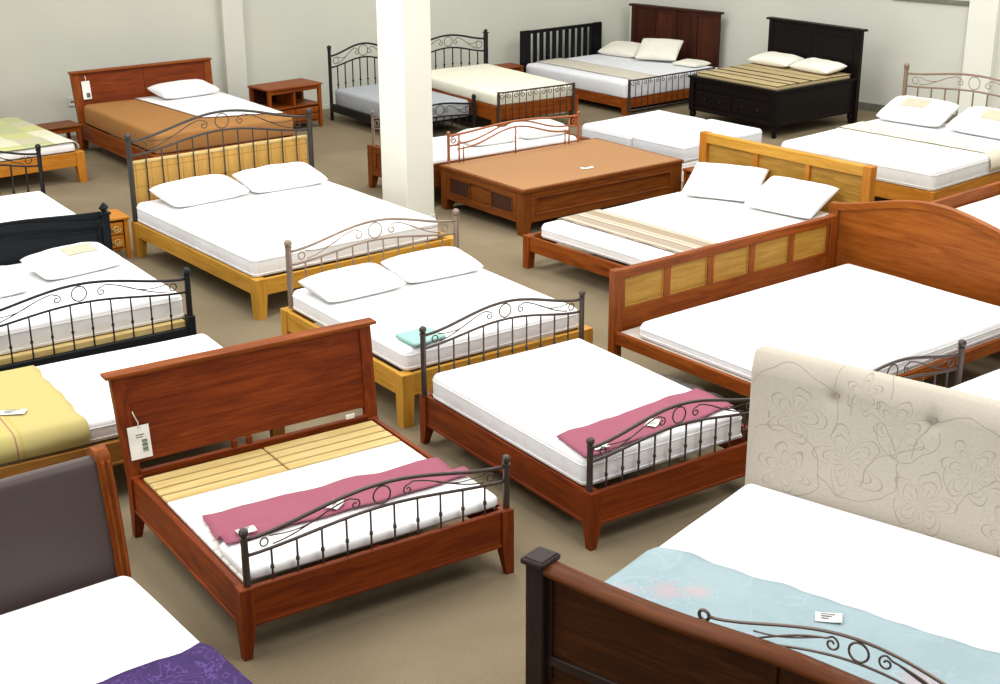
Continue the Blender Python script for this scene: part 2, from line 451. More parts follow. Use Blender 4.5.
MG = 'mattresses on the display beds'
def mattress(B, x0, x1, y0, y1, z0, z1, mat, label, r=.045, seed=0, tape=True, name='mattress', dent=0, amp=.002, tmat=None, group=MG):
    mb = MB(); W, L = x1-x0, y1-y0
    superbox(mb, W, L, 0, z1-z0, r, seed=seed, dent=dent, amp=amp)
    loc = B.w((x0+x1)/2, (y0+y1)/2, z0)
    o = mb.build(name, mat, None, True, loc, B.psi); tag(o, label, 'mattress', group)
    if tape:
        for zz in (r*.5, z1-z0-r*1.02):
            m = MB(); q = max(r, .05); pts = []
            for (cx, cy, a0) in ((W/2-q, L/2-q, 0), (-W/2+q, L/2-q, pi/2), (-W/2+q, -L/2+q, pi), (W/2-q, -L/2+q, 1.5*pi)):
                for k in range(5): pts.append((cx+cos(a0+pi/2*k/4)*(q+.001), cy+sin(a0+pi/2*k/4)*(q+.001), zz))
            # subdivide the long sides so that the tape follows the soft side
            pp = []
            for i in range(len(pts)):
                a, c = Vector(pts[i]), Vector(pts[(i+1) % len(pts)]); n = max(1, int((a-c).length/.12))
                pp += [a.lerp(c, j/n) for j in range(n)]
            for v in pp:
                side = noise.noise(Vector((v.x*3+seed, v.y*3, v.z*4+5)))
                if abs(v.x) > W/2-r*1.1: v.x += amp*1.2*side
                if abs(v.y) > L/2-r*1.1: v.y += amp*1.2*side
            m.tube([tuple(v) for v in pp], .0035, 6, True).build('border_tape', tmat or mat, o, True)
    return o

def pillow_mesh(W, L, H, seed=0, n=22):
    b = bmesh.new(); top = []; bot = []
    def edge(s, t):
        k = 1-.035*abs(s*t)**3; x = s*W/2*k*(1-.05*(1-abs(t)**2.0)*abs(s)**3); y = t*L/2*k*(1-.07*(1-abs(s)**2.0)*abs(t)**3); return x, y
    for i in range(n+1):
        rt, rb = [], []
        for j in range(n+1):
            s, t = -1+2*i/n, -1+2*j/n
            s2, t2 = math.sin(s*pi/2), math.sin(t*pi/2)
            x, y = edge(s2, t2)
            h = ((1-abs(s2)**3.0)*(1-abs(t2)**3.0))**.47
            nz = noise.noise(Vector((x*6+seed*3.3, y*6, seed)))*.012*h + noise.noise(Vector((x*15+seed, y*9, seed*2)))*.004*h
            zt = H*.62*h+nz; zb = -H*.38*min(1, h*1.6)
            rt.append((x, y, zt)); rb.append((x, y, zb))
        top.append(rt); bot.append(rb)
    mb = MB(); mb.sheet(top); mb.sheet([r[::-1] for r in bot])
    bmesh.ops.remove_doubles(mb.bm, verts=mb.bm.verts[:], dist=.0008)
    return mb

PG = 'pillows on the display beds'
def pillow(B, x, y, z, label, W=.68, L=.44, H=.15, rz=0, tilt=0, mat=None, seed=0, roll=0, patch=None):
    H *= .86; o = pillow_mesh(W, L, H, seed).build('pillow', mat or M['pillow'], None, True)
    o.rotation_euler = (R(tilt), R(roll), B.psi+R(rz)); rot = o.rotation_euler.to_matrix()
    o.location = B.w(x, y, z+.005-min((rot @ v.co).z for v in o.data.vertices)); tag(o, label, 'pillow', PG)
    if patch:
        g = []
        for i in range(13):
            row = []
            for j in range(9):
                s, t = -.36+.72*i/12, -.4+.8*j/8
                X, Y = s*W/2+patch*W, t*L/2
                u, v = X/(W/2), Y/(L/2); h = ((1-abs(u)**3.0)*(1-abs(v)**3.0))**.47
                nz = noise.noise(Vector((X*6+seed*3.3, Y*6, seed)))*.012*h + noise.noise(Vector((X*15+seed, Y*9, seed*2)))*.004*h
                row.append((X, Y, H*.62*h+nz+.006))
            g.append(row)
        pm = MB().sheet(g).build('printed_insert', M['print'], o, True); pm['label'] = 'beige floral printed insert'
    return o

def cloth(B, path, y0, y1, mat, name, label, cat, along='x', ny=16, amp=.006, seed=0, th=.006, edge=None, group=None, skew=0):
    """cloth whose cross-section is the polyline path [(x,z)..] in the bed frame, running from y0 to y1"""
    P = [Vector((p[0], 0, p[1])) for p in path]; pts = []
    for a, c in zip(P, P[1:]):
        n = max(1, int((c-a).length/.05))
        pts += [a.lerp(c, i/n) for i in range(n)]
    pts.append(P[-1])
    # round off the corners a little
    sm = [pts[0]] + [(pts[i-1]+pts[i]*2+pts[i+1])/4 for i in range(1, len(pts)-1)] + [pts[-1]]
    g = []
    for i, p in enumerate(sm):
        row = []
        for j in range(ny+1):
            t = j/ny; yy = y0+(y1-y0)*t + skew*(i/len(sm)-.5)
            if edge and (j == 0 or j == ny): yy += edge*noise.noise(Vector((i*.3, j, seed)))
            k = noise.noise(Vector((p.x*4+seed*5, yy*4, p.z*3+seed)))
            vert = i > 0 and i < len(sm)-1 and abs(sm[i+1].z-sm[i-1].z) > abs(sm[i+1].x-sm[i-1].x)
            q = Vector((p.x, yy, p.z))
            if vert: q.x += (1 if p.x > 0 else -1)*(amp*(k+1)+.006)
            else: q.z += amp*(k+1)+.004
            row.append(tuple(q) if along == 'x' else (q.y, q.x, q.z))
        g.append(row)
    o = MB().sheet(g).build(name, mat, None, True)
    o.location = (B.c[0], B.c[1], 0); o.rotation_euler = (0, 0, B.psi)
    md = o.modifiers.new('thickness', 'SOLIDIFY'); md.thickness = th; md.offset = 0
    return tag(o, label, cat, group)

def flat_cloth(B, quad, z, mat, name, label, cat, nu=24, nv=14, amp=.006, seed=0, th=.007, wav=.02, group=None, zf=None):
    """flat cloth on a bed: quad = four (x,y) bed coordinates"""
    a, b, c, d = [Vector(p) for p in quad]; g = []
    for i in range(nu+1):
        row = []
        for j in range(nv+1):
            u, v = i/nu, j/nv
            p = a.lerp(b, u).lerp(d.lerp(c, u), v)
            e = noise.noise(Vector((u*5+seed, v*4, seed*2.2)))
            p = p+Vector((wav*e*(1 if v in (0, 1) else .4), wav*noise.noise(Vector((u*6, v*3+seed, 7)))))
            k = noise.noise(Vector((p.x*5+seed, p.y*5, 1.7)))
            row.append((p.x, p.y, (zf(p.x, p.y) if zf else z)+th/2+.002+amp*(k+1)*.9))
        g.append(row)
    o = MB().sheet(g).build(name, mat, None, True)
    o.location = (B.c[0], B.c[1], 0); o.rotation_euler = (0, 0, B.psi)
    md = o.modifiers.new('thickness', 'SOLIDIFY'); md.thickness = th; md.offset = 0
    return tag(o, label, cat, group)

TG = 'white paper price tags'
def paper(B, x, y, z, label, w=.11, h=.075, rz=10, rx=0):
    mb = MB(); g = []
    for i in range(7):
        row = []
        for j in range(5):
            X, Y = (i/6-.5)*w, (j/4-.5)*h
            row.append((X, Y, .006*(i/6)**2+.003*sin(j)))
        g.append(row)
    o = mb.sheet(g).build('price_tag', M['paper'], None, True, B.w(x, y, z), B.psi+R(rz)); o.rotation_euler[0] = R(rx)
    md = o.modifiers.new('thickness', 'SOLIDIFY'); md.thickness = .0015
    m = MB()
    for k in range(3): m.box(-w*.3, w*(.25-.12*k), h*(.22-.22*k)-.003, h*(.22-.22*k)+.003, .0065, .0075, 0)
    m.build('printed_lines', M['ink'], o)
    return tag(o, label, 'tag', TG)
#SCENE
def m_grid(name, c, line, px, pz, w=.06):
    s = NT(name, .6, .2); x, y, z = s.sep()
    fx = s.math('LESS_THAN', s.math('FRACT', s.math('MULTIPLY', x, 1/px)), w); fz = s.math('LESS_THAN', s.math('FRACT', s.math('MULTIPLY', z, 1/pz)), w)
    g = s.math('MAXIMUM', fx, fz)
    n = s.noise(s.map((14, 14, 2)), 3, 3)
    base = s.ramp(n, [(.3, tuple(int(k*.92) for k in c)), (.7, c)])
    s.col(s.mix(s.math('MULTIPLY', g, .7), base, lin(line))); s.bump(g, -.3, .004); return s.m
M['print'] = plain('beige_print', (190, 182, 158), .9, .1, 0, 30)
M['bamboo'] = m_grid('woven_bamboo_panel', (204, 160, 84), (150, 106, 48), .165, .17, .05)
M['yellow'] = m_bands('yellow_striped_cloth', (188, 174, 114), [(-.92, -.88, (182, 152, 104)), (-.86, -.85, (168, 124, 96)), (-.8, -.74, (186, 176, 110)), (-.71, -.70, (164, 118, 94)), (-.68, -.66, (182, 168, 98)), (-1.1, -.97, (176, 168, 108))], 'y')
M['stripe'] = m_bands('brown_striped_cloth', (194, 184, 168), [(-.98, -.95, (150, 134, 116)), (-.91, -.79, (164, 150, 132)), (-.79, -.775, (126, 106, 88)), (-.73, -.71, (172, 150, 122)), (-.68, -.57, (160, 144, 122)), (-.57, -.56, (132, 112, 92)), (-.53, -.52, (176, 156, 128))], 'y')
M['zebra'] = m_bands('brown_and_beige_striped_cloth', (182, 164, 122), [(-.56, -.51, (88, 68, 54)), (-.38, -.32, (72, 56, 46)), (-.12, -.06, (66, 50, 40)), (.14, .17, (110, 88, 66)), (.32, .36, (130, 106, 80))], 'y')
M['beige'] = fabric('beige_cloth', (226, 218, 194), .4)
M['runner'] = fabric('cream_runner_cloth', (214, 208, 192), .3)
M['blue'] = m_blue(); M['purple'] = m_purple(); M['green'] = m_green()
M['upholstery'] = m_upholstery([(-.68, 1.04, .17), (-.72, .72, .15), (-.36, .86, .20), (-.10, 1.12, .15), (.06, .74, .18), (.28, .98, .17), (.52, .72, .16), (.62, 1.1, .18), (.86, .84, .19), (1.1, 1.08, .15), (1.2, .74, .16), (-.30, 1.24, .10)])

# ================================================================== room
def struct(o): o['kind'] = 'structure'; return o
mb = MB(); mb.box(-14, 14, -2, 26, -.12, 0, 0); struct(mb.build('floor', M['carpet']))
CX, CY = 2.13, 23.58
la = math.atan(.56); ra = math.atan(-.9)
mb = MB(); mb.box(-14, .25, 0, .25, 0, 6.2, 0); struct(mb.build('wall_left', M['wall'], None, False, (CX, CY, 0), la))
mb = MB(); mb.box(.0, 13, 0, .25, 0, 6.2, 0); struct(mb.build('wall_right', M['wallr'], None, False, (CX, CY, 0), ra))
mb = MB(); mb.box(-14, -.02, -.014, -.002, 0, .07, .003); struct(mb.build('baseboard_left', M['wall'], None, False, (CX, CY, 0), la))
mb = MB(); mb.box(.02, 13, -.016, -.002, 0, .11, .003); struct(mb.build('baseboard_right', M['base'], None, False, (CX, CY, 0), ra))
def on_left(x): return (x-CX)/cos(la)
def on_right(x): return (x-CX)/cos(ra)
mb = MB(); mb.box(on_left(-3.88), on_left(-3.62), -.13, 0.02, 0, 6.2, .004); struct(mb.build('trim_1', M['wallr'], None, False, (CX, CY, 0), la))
mb = MB(); mb.box(on_right(6.42), on_right(6.72), -.1, 0.02, 0, 6.2, .004); struct(mb.build('trim_2', M['colpaint'], None, False, (CX, CY, 0), ra))
mb = MB(); mb.box(on_right(5.55), on_right(6.42), -.03, 0.02, 1.60, 1.66, .004); struct(mb.build('trim_3', M['base'], None, False, (CX, CY, 0), ra))
mb = MB(); mb.box(0, .41, 0, .37, 0, 6.2, .012, 2); mb.box(-.006, .416, -.006, .376, 0, .08, .004)
o = mb.build('column', M['colpaint'], None, False, (-.955, 14.394, 0), R(49)); struct(o)
o = MB().box(-.06, .06, -.018, -.004, -.06, .06, .004).build('power_outlet', M['outlet'], None, False, (CX+on_left(-5.74)*cos(la), CY+on_left(-5.74)*sin(la), .46), la)
tag(o, 'small white power outlet low on the left wall above the side table', 'outlet')
MB().box(-.035, .035, -.022, -.016, -.015, .015, .002).build('socket_plate', M['base'], o)

# ================================================================== A : cherry slat bed with a tall plank headboard
A = Bed((-1.067, 7.402), 33.2, 1.65, 1.645); zt = .404
r = A.root('slat_bed', 'cherry bed with bare slats, plank headboard and arched iron foot rail')
frame(r, A.W, A.L, zt, .225, 'redcherry', .075, .045, base_z=False)
lean = .11; hz = 1.0; yh = A.L/2-.05
def ly(z): return yh+lean*max(0, (z-.3)/(hz-.3))
for sx in (-1, 1):
    xo = sx*(A.W/2-.035); t = sx*.02
    mb = MB()
    def q(z, dx): return [(xo+dx-.04, ly(z)-.02, z), (xo+dx+.04, ly(z)-.02, z), (xo+dx+.04, ly(z)+.03, z), (xo+dx-.04, ly(z)+.03, z)]
    mb.hexa(q(zt-.01, 0), q(hz, t)); mb.build('headboard_post', wood('redcherry', 'z'), r)
mb = MB()
nb = 6; z0, z1 = .475, hz
for i in range(nb):
    a = z0+(z1-z0)*i/nb; b = z0+(z1-z0)*(i+1)/nb-.002
    w0 = A.W/2-.055
    mb.hexa([(-w0, ly(a)-.008, a), (w0, ly(a)-.008, a), (w0, ly(a)+.018, a), (-w0, ly(a)+.018, a)], [(-w0, ly(b)-.008, b), (w0, ly(b)-.008, b), (w0, ly(b)+.018, b), (-w0, ly(b)+.018, b)])
mb.build('headboard_panel', wood('redcherry', 'x'), r)
mb = MB().box(-A.W/2-.06, A.W/2+.06, ly(hz)-.045, ly(hz)+.05, hz, hz+.022, .006, 2)
mb.box(-A.W/2-.02, A.W/2+.02, ly(hz)-.03, ly(hz)+.035, hz-.016, hz, .004); mb.build('headboard_cap', wood('cherry', 'x'), r)
MB().box(-A.W/2+.07, A.W/2-.07, yh-.02, yh+.015, .385, .43, .003).build('lower_head_rail', wood('redcherry', 'x'), r)
for x in (-.06, -.16): MB().box(x-.016, x+.016, yh-.01, yh+.02, .43, .476, .002).build('spacer_block', wood('redcherry', 'z'), r)
o = MB().box(.60, .66, yh-.014, yh-.004, .432, .462, .002).build('white_clip', M['paper'], r); o['label'] = 'small white clip'
n = 15; y0s = A.L/2-.10; pit = (A.L-.2)/n
for i in range(n):
    y = y0s-pit*(i+.5)
    if i < 4:
        for s in (-1, 1):
            MB().box(min(s*.004, s*.76), max(s*.004, s*.76), y-pit*.42, y+pit*.42, .385+(.004 if s > 0 else 0), .404+(.004 if s > 0 else 0), .004).build('slat', wood('pine', 'x'), r)
    else:
        MB().box(-.76, .76, y-pit*.475, y+pit*.475, .385, .405, .004).build('slat', wood('pale_and_glare', 'x'), r)  # overexposed glare on these slats is put into the pale wood colour
for x in (-.765, 0, .765): MB().box(x-.018, x+.018, -A.L/2+.06, A.L/2-.08, .345, .385, .002).build('slat_support', wood('redcherry', 'y'), r)
iron(r, 'iron_footboard', -.765, .80, -A.L/2+.04, zt-.01, .662, 10, .105, .088, .06, M['dark_iron'], zbar=zt-.01, endz=.004)
mattress(A, -.75, .785, -.752, -.36, .408, .465, M['white'], 'thin white foam pad rolled along the foot of the bare slat bed', .03, 3, False, 'foam_pad')
flat_cloth(A, [(-.73, -.46), (.79, -.46), (.79, -.04), (-.68, .03)], .482, M['pink'], 'throw', 'dusty pink throw lying across the slats of the bare bed', 'throw', seed=2, amp=.008, wav=.03, nv=24, zf=lambda x, y: .412+.062*min(1, max(0, (-.29-y)/.06)))
# fix the drape of that throw: its head side sits on the slats
paper(A, -.07, -.40, .505, 'white paper tag in the middle of the pink throw on the slat bed', .1, .075, 35)
paper(A, -.60, -.41, .505, 'white paper tag near the left corner of the pink throw on the slat bed', .1, .07, -5)
# swing tag on the headboard
t = thing_at('hang_tag', A.w(-.735, ly(.60)-.03, .60), A.psi, 'large white hang tag with barcode hanging on the cherry plank headboard', 'tag', 'hang tags on headboards')
t.rotation_euler = (-math.atan(lean/(hz-.3)), 0, A.psi)
MB().box(-.065, .065, -.001, .001, -.1, .1, .0005).build('card', M['paper'], t)
MB().tube([(0, -.002, .085), (.004, -.004, .12), (-.012, -.004, .16), (-.02, -.002, .19)], .0035, 6).build('string', M['string'], t, True)
m = MB()
for k in range(2): m.box(-.02, .03-.01*k, -.0025, -.001, .042-.014*k, .047-.014*k, 0)
m.build('printed_lines', M['ink'], t)
m = MB()
for k in range(9): m.box(.012, .045, -.0025, -.001, -.062+k*.0085, -.062+k*.0085+(.006 if k % 3 else .003), 0)
m.build('barcode', M['green_ink'], t)
MB().lathe(0, 0, [(.0, 0), (.006, 0), (.006, .001), (.0, .001)], 8) if False else None

# ================================================================== B : cherry bed with iron head and foot
B = Bed((.584, 8.603), 34.4, 1.45, 1.898); zt = .366
r = B.root('iron_rail_bed', 'cherry bed with arched bronze iron rails at head and foot, pink throw')
frame(r, B.W, B.L, zt, .22, 'redcherry', .078, .045)
iron(r, 'iron_headboard', -.715, .62, B.L/2-.05, zt-.01, .795, 10, .11, .092, .075, M['dark_iron'], zbar=zt-.01, endz=.004)
iron(r, 'iron_footboard', -.70, .64, -B.L/2+.05, zt-.01, .64, 10, .11, .088, .065, M['dark_iron'], zbar=zt-.01, endz=.004)
mattress(B, -.705, .555, -.86, .835, .369, .545, M['white'], 'white mattress on the cherry bed with iron head and foot rails', .045, 5)
flat_cloth(B, [(-.70, -.86), (.53, -.78), (.545, -.42), (-.66, -.52)], .551, M['pink'], 'throw', 'dusty pink throw at the foot of the mattress with iron rails', 'throw', seed=5, amp=.006, wav=.03)
paper(B, -.08, -.72, .575, 'white paper tag in the middle of the pink throw behind the centre foot rail', .1, .075, 30)
paper(B, -.55, -.80, .573, 'white paper tag by the left post on the pink throw of the iron rail bed', .1, .07, -8)
o = MB().box(.60, .66, -B.L/2-.003, -B.L/2+.011, .2, .28, .001).build('paper_slip', M['paper'], r); o['label'] = 'white paper slip stuck on the foot rail'

# ================================================================== C : light oak bed with woven panel
C = Bed((-1.984, 13.146), 38.1, 2.138, 2.465); zt = .357
r = C.root('oak_bed', 'wide light oak bed with woven panel headboard under a dark iron arch')
frame(r, C.W, C.L, zt, .15, 'oak', .105, .085, bead=False)
iron(r, 'iron_headboard', -1.045, .955, C.L/2-.05, .36, 1.15, 11, .17, .14, .125, M['oldiron'], zbar=.37, endz=.01, br=.0075, rr=.013, pr=.026)
mb = MB().box(-1.01, .92, C.L/2-.03, C.L/2-.005, .3, .915, .003); mb.build('woven_panel', M['bamboo'], r)
MB().box(-1.015, .925, C.L/2-.042, C.L/2+.006, .915, .94, .004).build('panel_cap', wood('pine', 'x'), r)
mattress(C, -1.045, .90, -1.17, 1.165, .36, .555, M['white'], 'white mattress on the wide light oak bed with woven headboard', .05, 8)
pillow(C, -.5, .86, .555, 'white pillow on left side of the light oak bed with woven headboard', .86, .5, .17, 4, 8, seed=1)
pillow(C, .38, .84, .555, 'white pillow on right side of the light oak bed with woven headboard', .86, .5, .17, -3, 8, seed=2)

# ================================================================== D : light oak bed with pewter iron headboard
D = Bed((-.516, 10.44), 35.5, 1.701, 1.823); zt = .396
r = D.root('oak_bed', 'light oak bed with pewter iron arch headboard and teal cloth')
frame(r, D.W, D.L, zt, .17, 'oak', .095, .085, bead=False)
iron(r, 'iron_headboard', -.775, .80, D.L/2-.05, zt-.01, .885, 10, .125, .11, .075, M['pewter'], zbar=.45, endz=.03, pr=.024)
mattress(D, -.79, .77, -.86, .835, .399, .56, M['white'], 'white mattress on the oak bed with pewter iron headboard', .045, 11)
pillow(D, -.42, .50, .56, 'white pillow on left side of the bed with pewter iron headboard', .74, .46, .15, 2, 6, seed=3)
pillow(D, .34, .53, .56, 'white pillow on right side of the bed with pewter iron headboard', .74, .46, .15, -2, 6, seed=4)
cl = flat_cloth(D, [(-.72, -.88), (-.44, -.84), (-.44, -.60), (-.72, -.62)], .563, M['teal'], 'folded_cloth', 'folded pale teal cloth on the corner of the oak bed', 'cloth', 12, 8, .006, 4, .022, .012)

# ================================================================== V : storage platform bed
V = Bed((.688, 15.329), 37.2, 2.238, 1.457); zt = .488
r = V.root('platform_bed', 'brown wooden platform bed with bare tan board top and copper headrail')
W2, L2 = V.W/2, V.L/2
for sx in (-1, 1):
    for sy in (-1, 1): MB().leg(sx*(W2-.06), sy*(L2-.06), 0, .12, zt-.04, .11, .09, sx, sy).build('leg', wood('brown', 'z'), r)
def panel_side(x0, x1, ax, pos, out, nm, carved):
    """framed board between two legs; ax='x' runs along x at y=pos"""
    def bx(mb, a0, a1, d0, d1, z0, z1, bev=.003):
        lo, hi = sorted((pos+out*d0, pos+out*d1))
        return mb.box(a0, a1, lo, hi, z0, z1, bev) if ax == 'x' else mb.box(lo, hi, a0, a1, z0, z1, bev)
    mb = MB(); bx(mb, x0, x1, -.05, -.018, .13, .45)
    bx(mb, x0, x1, -.02, 0, .385, .448); bx(mb, x0, x1, -.02, 0, .13, .20)
    bx(mb, x0, x0+.06, -.02, -.001, .2, .385); bx(mb, x1-.06, x1, -.02, -.001, .2, .385)
    o = mb.build(nm, wood('brown', ax), r)
    a, b = x0+.06, x1-.06
    if carved:
        w = (b-a)/3
        for k, (c0, c1) in enumerate(((a, a+w), (b-w, b))):
            m = MB(); bx(m, c0+.01, c1-.01, -.02, -.010, .21, .375)
            c = m.build('carved_panel', M['carve'], o)
            m = MB()
            for (p0, p1, q0, q1) in ((c0, c1, .2, .212), (c0, c1, .373, .385), (c0, c0+.012, .212, .373), (c1-.012, c1, .212, .373)): bx(m, p0, p1, -.02, .004, q0, q1, .002)
            m.build('moulding', wood('brown', ax), o)
    else:
        m = MB()
        for (p0, p1, q0, q1) in ((a, b, .2, .214), (a, b, .371, .385), (a, a+.014, .214, .371), (b-.014, b, .214, .371)): bx(m, p0, p1, -.02, .004, q0, q1, .002)
        m.build('moulding', wood('brown', ax), o)
panel_side(-W2+.11, W2-.11, 'x', -L2, -1, 'near_panel', False)
panel_side(-W2+.11, W2-.11, 'x', L2, 1, 'far_panel', False)
panel_side(-L2+.11, L2-.11, 'y', -W2, -1, 'drawer_side_panel', True)
panel_side(-L2+.11, L2-.11, 'y', W2, 1, 'drawer_side_panel', True)
mb = MB()
for (a, b, c, d) in ((-W2-.01, W2+.01, -L2-.01, -L2+.03), (-W2-.01, W2+.01, L2-.03, L2+.01), (-W2-.01, -W2+.03, -L2+.03, L2-.03), (W2-.03, W2+.01, -L2+.03, L2-.03)): mb.box(a, b, c, d, zt-.04, zt-.004, .006, 2)
mb.build('top_frame', wood('brown', 'x'), r)
MB().box(-W2+.028, W2-.028, -L2+.028, L2-.028, zt-.035, zt, .003).build('top_board', M['board'], r)
# copper double ogee headrail
p = None; x0, x1, yy = -1.04, .80, L2-.055
m = MB(); N = 40
def c1(t): return .80+.05*bump_s(t)
def c2(t): return .70+.145*bump_s(t, 1.3)
def c3(t): return .64+.145*bump_s(t, 1.3)
m.tube([(x0+(x1-x0)*i/N, yy, c1(i/N)) for i in range(N+1)], .013)
p = m.build('copper_headrail', M['copper'], r, True)
m = MB()
for f in (c2, c3): m.tube([(x0+.12+(x1-x0-.24)*i/N, yy, f(i/N)) for i in range(N+1)], .010)
m.build('ogee_rail', M['copper'], p, True)
for x in (x0, x1): MB().lathe(x, yy, [(.016, zt-.03), (.016, .82), (.021, .825), (.021, .84), (.012, .852)]).build('post', M['copper'], p, 40)
def cpiece(nm, *a): MB().tube(*a).build(nm, M['copper'], p, True)
for s, x in ((1, x0), (-1, x1)):
    cpiece('cross_bar', [(x, yy, .69), (x+s*.14, yy, .69)], .011); cpiece('bar', [(x+s*.14, yy, c1(.07)), (x+s*.14, yy, zt-.002)], .009)
    cpiece('bar', [(x+s*.2, yy, .66), (x+s*.2, yy, zt-.002)], .008)
    cpiece('scroll', [(a, yy, b) for a, b in spiral(x+s*.07, .745, .042, 1.3, pi/2, s)], .007, 6)
cpiece('bar', [((x0+x1)/2, yy, zt-.002), ((x0+x1)/2, yy, c3(.5))], .009)
paper(V, .02, -.39, zt+.006, 'white paper tag on the bare tan board of the platform bed', .14, .08, -30)

# ================================================================== E : leather headboard, bottom left
hx = (-1.993+.82*cos(R(34))-.95*sin(R(34)), 4.96+.82*sin(R(34))+.95*cos(R(34)))
E_ = Bed((hx[0]-.82*cos(R(37.5))+.95*sin(R(37.5)), hx[1]-.82*sin(R(37.5))-.95*cos(R(37.5))), 37.5, 1.7, 2.0)
r = E_.root('sleigh_bed', 'bed with brown leather sleigh headboard in cherry side posts')
def sl(z): return .95+.12*max(0, (z-.35)/.8)**1.8
hp = [(sl(z), z) for z in [.0, .2, .35, .5, .6, .7, .8, .9, 1.0, 1.08, 1.11]]
def ribbon(prof, th):
    top = prof[-1]; d = Vector((prof[-1][0]-prof[-2][0], prof[-1][1]-prof[-2][1])).normalized(); nn = Vector((d.y, -d.x))
    c = Vector(top)+nn*th/2
    arc = [(c.x-nn.x*th/2*cos(a)+d.x*th/2*sin(a), c.y-nn.y*th/2*cos(a)+d.y*th/2*sin(a)) for a in [pi*k/8 for k in range(1, 8)]]
    back = []
    for i in range(len(prof)-1, -1, -1):
        a = prof[max(0, i-1)]; b = prof[min(len(prof)-1, i+1)]
        t = Vector((b[0]-a[0], b[1]-a[1])).normalized(); back.append((prof[i][0]+t.y*th, prof[i][1]-t.x*th))
    return prof+arc+back
MB().prism(ribbon(hp[1:], .09), 'x', -.77, .77).build('leather_panel', M['plum'], r, 40)
hp2 = [(y-.018, z) for y, z in hp] + [(sl(1.13)-.018, 1.13)]
for s in (-1, 1):
    MB().prism(ribbon(hp2, .13), 'x', min(s*.77, s*.84), max(s*.77, s*.84)).build('headboard_post', wood('cherry', 'z'), r, 40)
    mb = MB()
    for k in range(2):
        xx = s*(.79+.03*k)
        mb.tube([(xx, y-.019, z) for y, z in hp2[2:]], .006, 6)
    mb.build('post_beading', wood('cherry', 'z'), r, True)
for s in (-1, 1): MB().box(min(s*.75, s*.80), max(s*.75, s*.80), -.98, .93, .14, .31, .006).build('side_rail', wood('cherry', 'y'), r)
MB().box(-.80, .80, -1.0, -.95, .14, .31, .006).build('foot_rail', wood('cherry', 'x'), r)
for x in (-.8, .8): MB().leg(x*.95, -.95, 0, .14, .31, .08, .06).build('leg', wood('cherry', 'z'), r)
MB().box(-.74, .74, -.94, .92, .27, .315, .004).build('slat_base', wood('pine', 'x'), r)
mattress(E_, -.82, .82, -.97, .902, .32, .6, M['white'], 'white mattress in front of the brown leather headboard', .07, 14, False)
xe = .82
cloth(E_, [(-.3, .608), (xe-.05, .608), (xe+.012, .588), (xe+.022, .5), (xe+.03, .34)], -.9, .03, M['purple'], 'throw', 'purple floral throw at the foot of the leather headboard bed', 'throw', amp=.006, seed=3, edge=.05)

# ================================================================== F : mid oak bed with yellow throw (foot towards the left)
F = Bed((-2.629, 8.695), -57, 1.2, 2.0)
r = F.root('single_bed', 'natural oak single bed with yellow throw, behind the leather headboard')
frame(r, 1.24, 2.04, .40, .16, 'midoak', .08, .07)
mattress(F, -.60, .57, -1.0, .98, .403, .55, M['white'], 'white mattress of the oak single bed behind the leather headboard', .05, 17)
cloth(F, [(-.63, .43), (-.62, .5), (-.60, .558), (.57, .558), (.59, .5), (.60, .412)], -1.0, -.27, M['yellow'], 'throw', 'yellow striped throw over the oak single bed', 'throw', amp=.004, seed=8, edge=.03)
paper(F, .22, -.62, .578, 'white paper tag on the yellow striped throw', .17, .08, 60)

# ================================================================== G : black bed
G = Bed((-3.5735, 10.6547), 35.2, 1.75, 1.74)
r = G.root('black_bed', 'black bed with arched headboard, ledge of pale wood and black iron foot panel')
for s in (-1, 1):
    x = s*(.875-.03)
    m = MB().box(x-.035, x+.035, .83, .90, 0, .86, .006)
    m.hexa([(x-.045, .82, .86), (x+.045, .82, .86), (x+.045, .91, .86), (x-.045, .91, .86)], [(x-.045, .82, .875), (x+.045, .82, .875), (x+.045, .91, .875), (x-.045, .91, .875)])
    m.lathe(x, .865, [(.02, .875), (.02, .885), (.046, .915), (.02, .945), (.003, .96)], 4)
    m.build('headboard_post', wood('inkblack', 'z'), r)
N = 20; out = [(-.815, .35)] + [(.815, .35)] + [(.815-1.63*i/N, .885+.035*bump_s(i/N)) for i in range(N+1)]
MB().prism(out, 'y', .855, .88).build('headboard_panel', wood('inkblack', 'x'), r)
m = MB(); 
for i in range(N):
    a, b = i/N, (i+1)/N; xa, xb = .815-1.63*a, .815-1.63*b; za, zb = .815+.07*bump_s(a), .815+.07*bump_s(b)
    m.hexa([(xb, .835, zb-.05), (xa, .835, za-.05), (xa, .90, za-.05), (xb, .90, zb-.05)], [(xb, .835, zb+.012), (xa, .835, za+.012), (xa, .90, za+.012), (xb, .90, zb+.012)])
m.build('headboard_cap', wood('inkblack', 'x'), r)
m = MB(); m.tube([(.77, .855, .73), (.6, .855, .74), (0, .855, .79), (-.6, .855, .74), (-.77, .855, .73), (-.77, .855, .45), (.77, .855, .45)], .012, 6, True); m.build('panel_moulding', wood('inkblack', 'x'), r)
for s in (-1, 1): MB().box(min(s*.81, s*.855), max(s*.81, s*.855), -.80, .84, .17, .36, .005).build('side_rail', wood('black', 'y'), r)
for s in (-1, 1): MB().box(s*.845-.03, s*.845+.03, -.87, -.79, 0, .42, .005).build('foot_post', wood('inkblack', 'z'), r)
MB().box(-.82, .82, -.86, -.815, .1, .33, .005).build('foot_board', wood('inkblack', 'x'), r)
o = MB().box(-.83, .815, -.813, -.75, .29, .375, .005).build('ledge_rail', wood('pine', 'x'), r); o['label'] = 'pale wood ledge behind the black foot board'
MB().box(-.8, .8, -.745, .83, .31, .355, .003).build('slat_base', wood('pine', 'x'), r)
